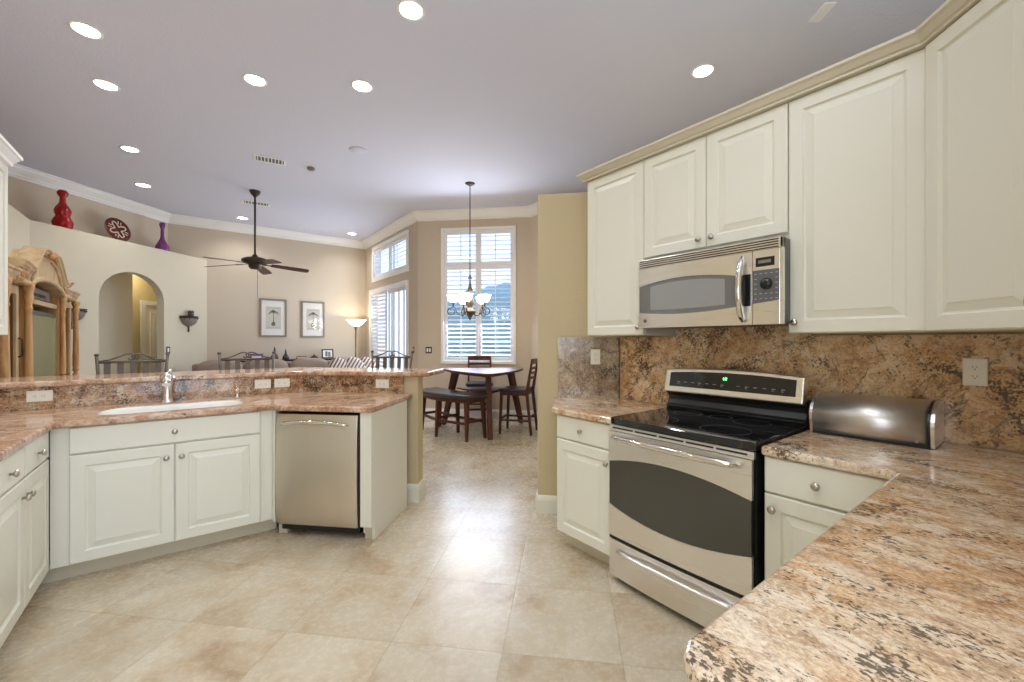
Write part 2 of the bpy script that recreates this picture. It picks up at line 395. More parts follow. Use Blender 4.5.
# arch wall: local x from the corner (-1.654, 8.076) along (1,1); opening with a round head
def arch_wall():
    W = 2.679; a0 = (-1.084 + 1.654) / Q; a1 = (-.371 + 1.654) / Q; rc = (a0 + a1) / 2; r = (a1 - a0) / 2; zt = 2.452; zs = zt - r * .86
    mb = MB(); n = 24
    arc = [(rc - r * cos(pi * i / n), zs + (zt - zs) * sin(pi * i / n)) for i in range(n + 1)]
    poly_l = [(0, 0), (a0, 0)] + arc[:n // 2 + 1] + [(rc, 2.78), (0, 2.78)]
    poly_r = [(W, 2.78), (rc, 2.78)] + arc[n // 2:] + [(a1, 0), (W, 0)]
    for p in (poly_l, poly_r): mb.prism(p, 0, .14, 'y')
    return mb
struct('wall_arch', arch_wall(), M['wall'], loc=(-1.654, 8.076, 0), rotz=R(45))
# hallway beyond the arch
struct('wall_hall_left', MB().prism([(-2.9, 7.75), (-.813, 9.837), (-1.125, 10.15), (-3.2, 8.06)], 0, 2.78), M['wall'])
HW = MB().box(0, 0, 0, 3.4, .12, 2.78)
struct('wall_hall', HW, M['wall_hall'], loc=(-2.35, 8.97, 0), rotz=R(45))
struct('wall_hall_right', MB().box(.0, 10.125, 0, .12, 11.5, 2.78), M['wall_hall'])
struct('wall_hall_top', MB().box(-.336, 10.125, 2.78, .12, 11.5, 2.90), M['wall'])
def hall_door():
    o = MB().box(0, -.02, 0, .78, .02, 2.03).build('door_1', M['cab'], loc=(-.706, 10.555, 0), rotz=R(45)); o['kind'] = 'structure'
    f = MB(); f.box(-.09, -.045, 0, 0, -.001, 2.12); f.box(.78, -.045, 0, .87, -.001, 2.12); f.box(0, -.045, 2.03, .78, -.001, 2.12)
    f.build('door_frame', M['cab'], o, .005)
    for z0, z1 in ((.2, .95), (1.05, 1.9)):
        for x0 in (.09, .42): MB().door(.27, z1 - z0, .012, .02, True, x0, z0, -.032).build('door_panel', M['cab'], o)
hall_door()
# crown moulding along the living walls, mitred
def sweep(path, prof, z, closed=False):
    """path XY list with the room on the left hand; prof (out, dz)"""
    P = [Vector(p) for p in path]; mb = MB(); rings = []
    for i, p in enumerate(P):
        d0 = (P[i] - P[i - 1]).normalized() if i > 0 else (P[1] - P[0]).normalized()
        d1 = (P[i + 1] - P[i]).normalized() if i < len(P) - 1 else d0
        n0 = Vector((-d0.y, d0.x)); n1 = Vector((-d1.y, d1.x)); nn = (n0 + n1).normalized(); k = 1 / max(.3, nn.dot(n0))
        rings.append([(p.x + nn.x * k * o, p.y + nn.y * k * o, z + dz) for o, dz in prof])
    return mb.rings(rings, False, True)
crown = [(0, 0), (.135, 0), (.135, -.018), (.118, -.022), (.105, -.045), (.075, -.075), (.045, -.105), (.035, -.125), (.022, -.13), (.022, -.155), (0, -.16)]
struct('trim_1', sweep([(6.06, -3.2), (6.06, 5.40), (4.727, 5.40), (4.727, 5.613), (3.267, 7.073), (3.27, 9.97), (-.338, 9.97), (-3.6, 6.71), (-3.6, 4.3)], crown, CEIL), M['trimw'])
bb = [(0, .14), (.008, .14), (.014, .125), (.018, .105), (.018, 0), (0, 0)]
struct('baseboard_nook', sweep([(4.727, 5.405), (4.727, 5.613), (3.267, 7.073), (3.27, 7.50)], bb, 0), M['trimw'])
struct('baseboard_back', sweep([(3.27, 9.62), (3.27, 9.97), (.24, 9.97), (-.31, 9.42)], bb, 0), M['trimw'])
struct('baseboard_pillar', sweep([(2.50, 2.18), (2.173, 2.507), (2.50, 2.834)][:2][::1], bb, 0), M['cab'])
struct('baseboard_pillar_side', sweep([(2.6, 2.934), (2.173, 2.507)][::-1], bb, 0), M['cab'])

# windows -------------------------------------------------------------
def louvers(mb, x0, x1, z0, z1, pitch, y, ang, depth=.06, th=.008):
    n = max(1, int(round((z1 - z0) / pitch))); p = (z1 - z0) / n
    for i in range(n):
        zc = z0 + p * (i + .5); a = R(ang); dy, dz = depth / 2 * cos(a), depth / 2 * sin(a); ty, tz = -th / 2 * sin(a), th / 2 * cos(a)
        pr = [(y - dy - ty, zc - dz - tz), (y + dy - ty, zc + dz - tz), (y + dy + ty, zc + dz + tz), (y - dy + ty, zc - dz + tz)]
        mb.prism(pr, x0, x1, 'x')
def shutter(label, org, rz, x0, z0, x1, z1, ang=20, y=-.03, mid=None, pitch=.075, group=None, st=.05):
    t = thing('plantation_shutter', label, 'window shutter', org, rz, group)
    f = MB(); f.box(x0, y - .016, z0, x0 + st, y + .016, z1); f.box(x1 - st, y - .016, z0, x1, y + .016, z1)
    f.box(x0 + st, y - .016, z0, x1 - st, y + .016, z0 + st * 1.3); f.box(x0 + st, y - .016, z1 - st * 1.3, x1 - st, y + .016, z1)
    f.build('shutter_frame', M['shut'], t, .003)
    l = MB(); louvers(l, x0 + st, x1 - st, z0 + st * 1.35, z1 - st * 1.35, pitch, y, ang); l.build('louvers', M['shut'], t)
    xm = (x0 + x1) / 2
    MB().box(xm - .007, y - .045, z0 + st * 1.6, xm + .007, y - .033, z1 - st * 1.6).build('tilt_rod', M['shut'], t)
    return t
def window(name, org, rz, x0, z0, x1, z1, mull=True, casing=.07, t=.15, sill=True):
    f = MB()
    f.box(x0 - casing, -.03, z0 - casing, x0, .0, z1 + casing); f.box(x1, -.03, z0 - casing, x1 + casing, .0, z1 + casing)
    f.box(x0, -.03, z1, x1, .0, z1 + casing); f.box(x0, -.03, z0 - casing, x1, .0, z0)
    # jamb lining
    f.box(x0, -.03, z0, x0 + .02, t, z1); f.box(x1 - .02, -.03, z0, x1, t, z1); f.box(x0 + .02, -.03, z1 - .02, x1 - .02, t, z1); f.box(x0 + .02, -.03, z0, x1 - .02, t, z0 + .02)
    if mull: f.box((x0 + x1) / 2 - .02, .08, z0 + .02, (x0 + x1) / 2 + .02, .12, z1 - .02)
    o = struct(name, f, M['trimw'], loc=org, rotz=R(rz), bevel=.003)
    MB().box(x0 + .02, .098, z0 + .02, x1 - .02, .102, z1 - .02).build('window_pane', M['glass'], o)
    return o
org = (3.267, 7.073, 0)
window('window_1', org, -45, .468, .977, 1.765, 3.35, casing=.03)
x0, x1 = .492, 1.741; xm = (x0 + x1) / 2
for side, (xa, xb) in (('left', (x0, xm - .002)), ('right', (xm + .002, x1))):
    shutter('tall white plantation shutter, %s lower leaf of the dining nook window' % side, org, -45, xa, 1.0, xb, 2.70, 22, .02, pitch=.078, group='nook window shutters')
    shutter('small white plantation shutter, %s upper leaf of the dining nook window' % side, org, -45, xa, 2.705, xb, 3.328, 22, .02, pitch=.078, group='nook window shutters')
org = (3.27, 9.97, 0)
window('window_2', org, -90, .585, 2.735, 2.44, 3.40, casing=.06)
xa, xb = .605, 2.42; xm = (xa + xb) / 2
shutter('white shutter, left leaf of the high transom window above the patio door', org, -90, xa, 2.757, xm - .002, 3.378, 22, .02, group='transom window shutters')
shutter('white shutter, right leaf of the high transom window above the patio door', org, -90, xm + .002, 2.757, xb, 3.378, 22, .02, group='transom window shutters')
window('door_2', org, -90, .39, 0.001, 2.44, 2.456, casing=.06)
shutter('tall white louvered shutter over the left half of the patio door', org, -90, .41, .03, 1.30, 2.43, 55, .02, pitch=.085, group='patio door shutters')
t = thing('sliding_door_panel', 'white framed glass sliding panel in the open right half of the patio door', 'door panel', (3.27, 9.97, 0), -90)
f = MB()
for x in (1.32, 1.58, 1.84, 2.10, 2.37): f.box(x, .05, .03, x + .03, .08, 2.42)
f.box(1.32, .05, .0301, 2.40, .08, .12); f.box(1.32, .05, 2.36, 2.40, .08, 2.43); f.build('panel_frame', M['shut'], t, .002)
# outdoors
struct('ground_patio', MB().box(3.45, 6.0, -.10, 14, 16, -.02), M['patio'])
hm = MB(); bmesh.ops.create_icosphere(hm.bm, subdivisions=4, radius=1)
for v in hm.bm.verts:
    k = 1 + .10 * sin(v.co.x * 17 + v.co.z * 9) * cos(v.co.y * 13) + random.uniform(-.05, .05)
    v.co = Vector((v.co.x * .8 * k, v.co.y * 2.6 * k, v.co.z * 1.75 * k))
tag(hm.build('garden_hedge', M['hedge'], loc=(7.3, 9.6, 1.2), rotz=R(45)), 'dense green garden hedge growing outside the dining nook window', 'hedge')

window('added_window_4', (-1.26, -3.3, 0), 90, 1.65, 1.1, 3.15, 2.2, casing=.06)  # unseen window added in the left wall to go with the side fill
# rear patio door behind the camera
window('window_3', (4.727, -3.2, 0), 180, 3.1, 0.001, 5.7, 2.4, casing=.06)

# ------------------------------------------------------------------ cabinetry helpers
def knob(parent, x, z, y=0):
    k = MB().lathe([(.006, -.002), (.006, .010), (.010, .013), (.0155, .018), (.016, .023), (.012, .028), (.002, .030)], (0, 0, 0), 16, '-y')
    o = k.build('knob', M['knob'], parent); o.location = (x, y, z); return o
def front(t, name, x, z, w, h, kn=None, raised=True, m=.062, y=0):
    d = MB().door(w, h, raised=raised, m=m).build(name, M['cab'], t)
    d.location = (x, y - .021, z)
    if kn: knob(d, kn[0], kn[1])
    return d
def base_body(t, w, d=.60, toe=.075, side_ext=False, x0=0, h=.872):
    b_ = MB(); b_.box(x0, .001, .10, x0 + w, d, h); b_.build('cabinet_body', M['cab'], t)
    MB().box(x0, toe, 0, x0 + w, d - .02, .10).build('toe_kick', M['cab_toe'], t)

# ---- base cabinet left of the range : local origin front-left, facing -X world => rotz -90
FX = 1.945   # carcass front plane of the range run
t = thing('base_cabinet', 'narrow cream base cabinet with one drawer and one door left of the range', 'cabinet', (FX, 2.03, 0), -90, 'range wall base cabinets')
Wl = 2.03 - 1.558
bdy = MB().prism([(0, .001), (Wl, .001), (Wl, .66), (.02, .66), (-.0, .42)], .10, .872).build('cabinet_body', M['cab'], t)
MB().prism([(.012, .06), (Wl, .06), (Wl, .60), (.012, .42)], 0, .10).build('toe_kick', M['cab_toe'], t)
front(t, 'drawer', .003, .722, Wl - .006, .145, ((Wl - .006) / 2 - .01, .072), False)
front(t, 'door', .003, .105, Wl - .006, .608, (Wl - .045, .535))
# ---- base cabinet right of the range
t = thing('base_cabinet', 'cream base cabinet with drawer and door between the range and the counter corner', 'cabinet', (FX, .762, 0), -90, 'range wall base cabinets')
Wr = .762 - .36
base_body(t, Wr, .66)
front(t, 'drawer', .003, .722, Wr - .006, .145, ((Wr) / 2 - .012, .072), False)
front(t, 'door', .003, .105, Wr - .006, .608, (.035, .55))
# ---- base cabinets under the near counter (along wall y=-.36), fronts face +Y
t = thing('base_cabinet', 'cream base cabinets under the large near counter with a plain end panel', 'cabinet', (1.94, .30, 0), 180)
base_body(t, 1.32, .63)
for i in range(3):
    front(t, 'drawer', .003 + i * .44, .722, .434, .145, (.217, .072), False)
    front(t, 'door', .003 + i * .44, .105, .434, .608, (.04, .55))

# ---- sink base cabinet: fronts at y=3.35, rot 0
SY = 3.37
t = thing('sink_cabinet', 'wide cream sink base cabinet with two doors under one false drawer front', 'cabinet', (-.616, SY, 0), 0, 'island base cabinets')
w_ = .616 + .455
sb = MB(); sb.box(0, .001, .10, w_, .54, .13); sb.box(0, .001, .13, w_, .02, .872); sb.box(0, .52, .13, w_, .54, .872); sb.box(0, .02, .13, .02, .52, .872); sb.box(w_ - .02, .02, .13, w_, .52, .872)
sb.build('cabinet_body', M['cab'], t)
MB().box(-.06, .075, 0, w_ + .035, .50, .10).build('toe_kick', M['cab_toe'], t)
xa = .076; wd = .995 - xa
front(t, 'drawer', xa, .722, wd, .147, (wd / 2, .072), False)
front(t, 'door', xa, .105, wd / 2 - .002, .608, (wd / 2 - .04, .53))
front(t, 'door', xa + wd / 2 + .002, .105, wd / 2 - .002, .608, (.032, .53))
# ---- left run cabinet: faces +X, fronts x=-.61, rotz 90 (local x -> +Y)
LX = -.635
t = thing('base_cabinet', 'cream base cabinet with two drawers over two doors left of the sink', 'cabinet', (LX, 2.50, 0), 90, 'island base cabinets')
wl = 3.345 - 2.50
base_body(t, wl, .62)
hw = wl / 2
for i, kx in ((0, hw / 2), (1, hw / 2)):
    front(t, 'drawer', .003 + i * hw, .722, hw - .006, .147, (kx, .066), False)
front(t, 'door', .003, .105, hw - .006, .608, (hw - .04, .53)); front(t, 'door', .003 + hw, .105, hw - .006, .608, (.03, .53))
t = thing('base_cabinet', 'cream base cabinet with two doors nearest the camera on the left run', 'cabinet', (LX, 1.60, 0), 90, 'island base cabinets')
base_body(t, .898, .62)
for i in range(2):
    front(t, 'drawer', .003 + i * .449, .722, .443, .147, (.22, .066), False); front(t, 'door', .003 + i * .449, .105, .443, .608, ((.40, .04)[i], .53))
# ---- dishwasher run: x+y = 3.76, rotz -45. Anchor from the corner with the sink run.
DX, DY = .458, 3.302     # left end of dishwasher door
DC = 3.79 ; sgn = (DC - (DX + DY)) / 2
ox, oy = DX + sgn, DY + sgn
t = thing('end_panel', 'plain cream end panel closing the counter right of the dishwasher', 'cabinet panel', (ox, oy, 0), -45)
ep = MB(); ep.box(.625, -.016, .10, .705, .03, .872); ep.box(.687, .0301, .0, .705, .615, .872); ep.box(.625, .0301, .04, .64, .60, .872)
ep.build('panel', M['cab'], t, .002)
MB().box(.632, .04, 0, .684, .09, .0995).build('toe_kick', M['cab_toe'], t)
t = thing('filler_panel', 'narrow cream filler strip between the sink cabinet and the dishwasher', 'cabinet panel', (ox, oy, 0), -45)
MB().prism([(-.012, -.016), (-.001, -.016), (-.001, .05), (-.03, .05), (-.05, .022)], .10, .872).build('panel', M['cab'], t)
MB().box(-.012, .04, 0, .05, .075, .0995).build('toe_kick', M['cab_toe'], t)
# dishwasher
t = thing('dishwasher', 'stainless steel dishwasher with a curved bar handle under the granite counter', 'dishwasher', (ox, oy, 0), -45)
MB().box(.006, .0, .105, .618, .57, .855).build('dishwasher_body', M['black'], t)
dr = MB()
n = 14
prof = [(-.012 - .020 * sin(pi * i / n) ** .7, .088 + (.852 - .088) * i / n) for i in range(n + 1)]
poly = prof + [(-.001, .852), (-.001, .088)]
dr.prism(poly, .012, .606, 'x', True)
do = dr.build('dishwasher_door', M['steel_dw'], t, .004)
hp = [(.05 + .51 * i / 12, -.036 - .030 * sin(pi * i / 12) ** .5, .788 + .018 * sin(pi * i / 12)) for i in range(13)]
MB().tube(hp, [.008] + [.014] * 11 + [.008], 12).build('handle', M['chrome'], t)
MB().box(.02, .03, .035, .60, .30, .104).build('kick_plate', M['black'], t)
for x in (.06, .56): MB().lathe([(.016, 0), (.016, .008), (.008, .01), (.008, .036)], (x, .16, 0), 12).build('foot', M['black'], t)

# ---- pony wall behind the island counter, bar top, splashes
BW_Y = 4.02           # wall face along the sink
BD = 4.80             # x+y of the wall face along the dishwasher
th = .13
cx_, cy_ = BD - BW_Y, BW_Y
ex, ey = 1.515, BD - 1.515   # free end near face
ox2, oy2 = BD + th * math.sqrt(2) - (BW_Y + th), BW_Y + th
pw = [(-1.255, BW_Y), (cx_, cy_), (ex, ey), (ex + th * Q, ey + th * Q), (ox2, oy2), (-1.255, BW_Y + th)]
struct('wall_bar', MB().prism(pw, 0, 1.058), M['wall_k'], bevel=.006)
bb2 = [(0, .15), (.008, .15), (.014, .132), (.018, .112), (.018, 0), (0, 0)]
struct('baseboard_bar', sweep([(ox2 + .001, oy2), (ex + th * Q, ey + th * Q), (ex, ey), (1.42, BD - 1.42)], [(o, z) for o, z in bb2], 0), M['cab'])
# bar top (granite, 4 cm)
NB = BW_Y - .055; FB = NB + .55; ND = BD - .055 * math.sqrt(2); FD = ND + .66
e1 = (1.555, ND - 1.555); ln = (FD - ND) / 2
bt = [(-1.255, NB), (ND - NB, NB), e1, (e1[0] + ln, e1[1] + ln), (FD - FB, FB), (-1.255, FB)]
tag(MB().prism(bt, 1.058, 1.098).build('bar_counter', M['gr_island'], bevel=.014, seg=3), 'raised granite bar top running above the sink counter in front of the stools', 'bar top')
# splashes of the island
tag(MB().prism([(-1.255, BW_Y - .022), (cx_ - .009, BW_Y - .022), (cx_, BW_Y - .0005), (-1.255, BW_Y - .0005)], .9145, 1.0575).build('granite_backsplash', M['gr_island_splash']), 'speckled brown granite backsplash strip behind the sink and faucet', 'backsplash')
a_ = .022 * math.sqrt(2)
tag(MB().prism([(cx_ - .0085, BW_Y - .022), (1.418, BD - a_ - 1.418), (1.418 + .011, BD - 1.418 - .011 - .0008), (cx_ + .0005, cy_ - .0013)], .9145, 1.0575).build('granite_backsplash', M['gr_island_splash']), 'speckled brown granite backsplash strip behind the dishwasher counter', 'backsplash')
# island worktop (left run + sink + dishwasher), with sink cut-out
SYE = 3.325; LXE = -.595
DE = DC - .035 * math.sqrt(2) - .02
rt = (ox + (.715) * Q - .045 * Q, oy - .715 * Q - .045 * Q)
rt = (ox + .715 * Q - .04 * Q, oy - .715 * Q - .04 * Q)
rc_ = rt[0] + rt[1]
s_ = (BD - .0012 - rc_) / 2
outer = [(LXE, 1.58), (LXE, SYE), (rc_ - SYE, SYE), rt, (rt[0] + s_, rt[1] + s_), (cx_, cy_ - .0008), (-1.255, cy_ - .0008), (-1.255, 1.58)]
def rrect(x0, y0, x1, y1, r, n=6):
    out = []
    for (cx, cy, a0) in ((x1 - r, y1 - r, 0), (x0 + r, y1 - r, 90), (x0 + r, y0 + r, 180), (x1 - r, y0 + r, 270)):
        out += [(cx + r * cos(R(a0 + 90 * i / n)), cy + r * sin(R(a0 + 90 * i / n))) for i in range(n + 1)]
    return out
SK = (-.46, 3.455, .30, 3.81)
hole = rrect(*SK, .13)
tag(slab_holes(outer, [hole[::-1]], .874, .914).build('granite_worktop', M['gr_island'], bevel=.011, seg=3), 'pinkish tan granite worktop holding the sink and covering the dishwasher', 'worktop')
# sink
t = thing('kitchen_sink', 'white undermount double bowl kitchen sink set in the granite', 'sink', (0, 0, 0))
def bowl(x0, y0, x1, y1, r):
    mb = MB(); a = rrect(x0, y0, x1, y1, r); b_ = rrect(x0 + .012, y0 + .012, x1 - .012, y1 - .012, r - .01); c_ = rrect(x0 + .03, y0 + .03, x1 - .03, y1 - .03, r - .02)
    o3 = rrect(x0 - .010, y0 - .010, x1 + .010, y1 + .010, r + .008)
    mb.rings([[(x, y, .72) for x, y in o3], [(x, y, .905) for x, y in o3], [(x, y, .909) for x, y in a], [(x, y, .89) for x, y in a], [(x, y, .75) for x, y in b_], [(x, y, .732) for x, y in c_]], True, True)
    return mb
bowl(SK[0] + .012, SK[1] + .012, SK[2] - .012, SK[3] - .012, .12).build('basin', M['porc'], t)
MB().box(-.035, SK[1] + .02, .735, -.01, SK[3] - .02, .84).build('divider', M['porc'], t, .008)
for x in (-.25, .14): MB().lathe([(.045, 0), (.045, .003), (.03, .001), (.001, .001)], (x, 3.63, .7325), 20).build('drain', M['chrome'], t)
# faucet
t = thing('faucet', 'brushed nickel pull-out kitchen faucet behind the white sink', 'faucet', (-.135, 3.895, .914)); t.scale = (1.12, 1.12, 1.0)
MB().lathe([(.040, 0), (.040, .006), (.034, .012), (.030, .03), (.027, .07), (.028, .12), (.034, .155), (.040, .165), (.040, .18), (.032, .196), (.018, .21), (.008, .216), (.001, .217)], n=24).build('faucet_body', M['nickel'], t)
MB().tube([(0, -.02, .165), (0, -.06, .185), (0, -.11, .19), (0, -.16, .175), (0, -.185, .145)], [.022, .021, .020, .021, .022], 14).build('spout', M['nickel'], t)
MB().tube([(0, .0, .205), (.01, .015, .225), (.018, .045, .245)], [.010, .008, .007], 10).build('lever', M['nickel'], t)
t = thing('soap_dispenser', 'small nickel soap dispenser right of the faucet', 'soap dispenser', (.285, 3.885, .914))
MB().lathe([(.020, 0), (.020, .006), (.013, .02), (.012, .045), (.018, .05), (.018, .06), (.008, .066), (.006, .085), (.001, .087)], n=18).build('dispenser_body', M['nickel'], t)
MB().tube([(0, 0, .078), (0, -.03, .082), (0, -.05, .074)], .006, 8).build('nozzle', M['nickel'], t)

# outlets: local plate in XZ plane facing -y
def outlet(label, loc, rz, horiz=False, kind='outlet', gang=1, mt='plate', w=.072, h=.116, group=None):
    t = thing('wall_outlet' if kind == 'outlet' else 'light_switch', label, 'outlet' if kind == 'outlet' else 'light switch', loc, rz, group)
    if gang == 2: w = .118
    W, H = (h, w) if horiz else (w, h)
    MB().box(-W / 2, -.006, -H / 2, W / 2, 0, H / 2).build('cover_plate', M[mt], t, .003)
    if kind == 'outlet':
        for s in (-1, 1):
            cx, cz = (s * .0195, 0) if horiz else (0, s * .0195)
            ring = [(cx + (.0165 * cos(a) if abs(cos(a)) < 2 else 0), cz + .0145 * sin(a)) for a in [2 * pi * i / 20 for i in range(20)]]
            o = MB().prism(ring, -.0085, -.0055, 'y').build('receptacle', M[mt], t)
            sl = MB()
            for (px, pz, sx, sz) in ((-.006, .003, .002, .007), (.006, .003, .002, .006), (0, -.007, .004, .004)):
                if horiz: px, pz, sx, sz = pz, px, sz, sx
                sl.box(cx + px - sx / 2, -.0092, cz + pz - sz / 2, cx + px + sx / 2, -.008, cz + pz + sz / 2)
            sl.build('slots', M['slot'], o)
    else:
        for g in range(gang):
            gx = (g - (gang - 1) / 2) * .046
            MB().box(gx - .016, -.010, -.033, gx + .016, -.0055, .033).build('rocker', M['plate'], t, .002)
    return t
oy_s = BW_Y - .0225
outlet('horizontal ivory outlet on the bar backsplash at the far left', (-.775, oy_s, 1.0), 0, True, group='bar backsplash outlets')
outlet('horizontal ivory switch plate right of the soap dispenser, left of a paired outlet', (.47, oy_s, 1.0), 0, True, w=.074, group='bar backsplash outlets')
outlet('horizontal ivory outlet beside the corner of the bar backsplash, right of its pair', (.61, oy_s, 1.0), 0, True, w=.074, group='bar backsplash outlets')
dd = BD - a_ - .0012
outlet('horizontal ivory outlet on the backsplash above the dishwasher', (1.285, dd - 1.285, .994), -45, True, group='bar backsplash outlets')

# ------------------------------------------------------------------ range wall: worktops, splash
tag(MB().prism([(1.905, 1.556), (2.618, 1.556), (2.618, 2.078), (2.275, 2.421), (1.905, 2.055)], .874, .914).build('granite_worktop', M['gr_front'], bevel=.011, seg=3), 'small granite worktop on the narrow cabinet left of the range', 'worktop')
near = [(1.905, .766), (1.905, .365), (1.875, .335), (.585, .338), (.555, .326), (.542, .298), (.542, -.358), (2.638, -.358), (2.638, .765)]
tag(MB().prism([(x if x < 2.63 else 2.618, y) for x, y in near], .874, .914).build('granite_worktop', M['gr_front'], bevel=.013, seg=4), 'large cream and gold granite worktop in the foreground holding the bread box', 'worktop')
tag(MB().prism([(-.335, .9145), (2.048, .9145), (2.048, 1.383), (1.59, 1.383), (1.59, 1.46), (.80, 1.46), (.80, 1.383), (-.335, 1.383)], 2.619, 2.639, 'x').build('granite_backsplash', M['gr_splash']), 'full height brown granite backsplash behind the range and bread box', 'backsplash')
dsp = MB().prism([(2.276, 2.401), (2.618, 2.059), (2.618, 2.0618), (2.2895, 2.3895)], .9145, 1.383)
dsp = MB().prism([(2.272, 2.378 + .0), (2.598, 2.052), (2.6225, 2.0565), (2.2865, 2.3925)], .9145, 1.383)
tag(dsp.build('granite_backsplash', M['gr_splash_grey']), 'greyish brown granite backsplash on the angled wall left of the range', 'backsplash')
outlet('ivory outlet on the granite backsplash right of the bread box', (2.618, .215, 1.224), -90)
outlet('ivory outlet on the angled granite backsplash left of the range', (2.475, 4.65 - 2.475 - .001, 1.233), -45)

# ------------------------------------------------------------------ upper cabinets
UX = 2.291; UB = 1.392; UT = 2.50
def upper(label, y1, y0, z0, z1, doors, group='range wall upper cabinets'):
    t = thing('upper_cabinet', label, 'cabinet', (UX, y1, 0), -90, group); W = y1 - y0
    MB().box(0, .0, z0 - (.03 if z0 > 1.5 else 0), W, .344, z1).build('cabinet_body', M['cab'], t)
    n = len(doors); wd = W / n
    for i, kx in enumerate(doors):
        front(t, 'door', i * wd + .002, z0 + .001, wd - .004, z1 - z0 - .002, (kx[0] if kx[0] >= 0 else wd - .004 + kx[0], kx[1]), m=.058)
    return t
upper('narrow tall cream upper cabinet at the left end above the small worktop', 2.074, 1.598, UB, UT, [(-.03, .05)])
upper('cream upper cabinet with two doors directly above the microwave', 1.597, .791, 1.875, UT, [(-.035, .05), (.035, .05)])
upper('tall single door cream upper cabinet right of the microwave', .790, .311, UB, UT, [(.03, .05)])
# diagonal corner cabinet
L_ = .435
t = thing('upper_cabinet', 'tall angled corner cream upper cabinet above the outlet', 'cabinet', (UX - .015, .306, 0), -135, 'range wall upper cabinets')
MB().prism([(0, .0), (L_, 0), (L_ + .0 + .24, .24), (.205, .715), (-.23, .245)], UB, UT).build('cabinet_body', M['cab'], t)
front(t, 'door', .003, UB + .001, L_ - .006, UT - UB - .002, (L_ - .024, .05), m=.058)
ex_, ey_ = UX - .015 - L_ * Q, .306 - L_ * Q
t = thing('upper_cabinet', 'cream upper cabinet over the near counter at the right edge', 'cabinet', (ex_ - .002, ey_, 0), 180, 'near wall upper cabinets')
MB().box(0, .0, UB, .9, -(-.356 - ey_) - .0, UT).build('cabinet_body', M['cab'], t)
for i in range(2): front(t, 'door', .003 + i * .45, UB + .001, .444, UT - UB - .002, ((.40, .04)[i], .05), m=.058)
# cabinet crown
ccr = [(.0, .005), (-.022, .005), (-.022, .016), (-.03, .02), (-.045, .040), (-.055, .048), (-.055, .060), (.02, .060), (.02, .005)]
xf = UX - .021
pth = [(2.50, 2.076), (xf, 2.076), (xf, .315), (ex_ - .015, ey_ + .0), (1.0, ey_ + .02)]
tag(sweep(pth, [(-o, dz) for o, dz in ccr][::-1], UT - .003).build('cabinet_crown', M['cab_toe']), 'cream crown moulding running along the top of the upper cabinets', 'moulding') if False else None
co = sweep(pth, [(o, dz) for o, dz in ccr], UT - .003).build('cabinet_crown', mat('crown_cream', rgb(208, 200, 178), .4))
tag(co, 'beige crown moulding running along the top of the range wall cabinets', 'moulding')
# upper cabinet at the far left of the picture (faces +X)
t = thing('upper_cabinet', 'white upper cabinet with crown at the left edge above the bar', 'cabinet', (-.985, 3.38, 0), 90)
MB().box(0, .0, UB, .86, .274, 2.515).build('cabinet_body', M['cab'], t)
for i in range(2): front(t, 'door', .002 + i * .43, UB + .001, .426, 1.12, ((.385, .035)[i], .05), m=.058)
MB().rings([[(-.0 + 0, .273, z), (-.0, -.021 - o, z), (.86 + o, -.021 - o, z), (.86 + o, .273, z)] for o, z in ((0, 2.515), (.015, 2.52), (.02, 2.54), (.045, 2.575), (.055, 2.58), (.055, 2.60))], False, True).build('crown', M['trimw'], t)

# ------------------------------------------------------------------ range (local: x right, y into wall, front at y=0)
RX = 1.880; RY1 = 1.556; RW = .777
t = thing('kitchen_range', 'stainless steel electric range with black glass cooktop and oven window', 'range', (RX, RY1, 0), -90)
MB().box(.004, .03, .03, RW - .004, .725, .875).build('range_body', M['black'], t)
ct = MB().prism([(0, .02), (.05, .004), (.2, -.006), (RW - .2, -.006), (RW - .05, .004), (RW, .02), (RW, .584), (0, .584)], .886, .924)
ct.build('cooktop', M['blackgl'], t, .006, 3)
# faint element rings
er = MB()
for (cx, cy, r) in ((.21, .18, .10), (.57, .18, .115), (.21, .47, .08), (.57, .47, .09), (.39, .5, .06)):
    ring = [[(cx + rr * cos(2 * pi * i / 40), cy + rr * sin(2 * pi * i / 40), zz) for i in range(40)] for rr, zz in ((r, .9241), (r, .9244), (r - .004, .9244), (r - .004, .9241))]
    er.rings(ring, True, False)
er.build('element_rings', M['charc'], t)
vs = MB(); vs.box(.005, .005, .852, RW - .005, .03, .884); vs.build('vent_strip', M['steel'], t, .002)
sl = MB()
for i in range(5):
    a = .03 + i * .146; sl.box(a, .002, .866, a + .132, .0055, .874)
sl.build('vent_slots', M['black'], t)
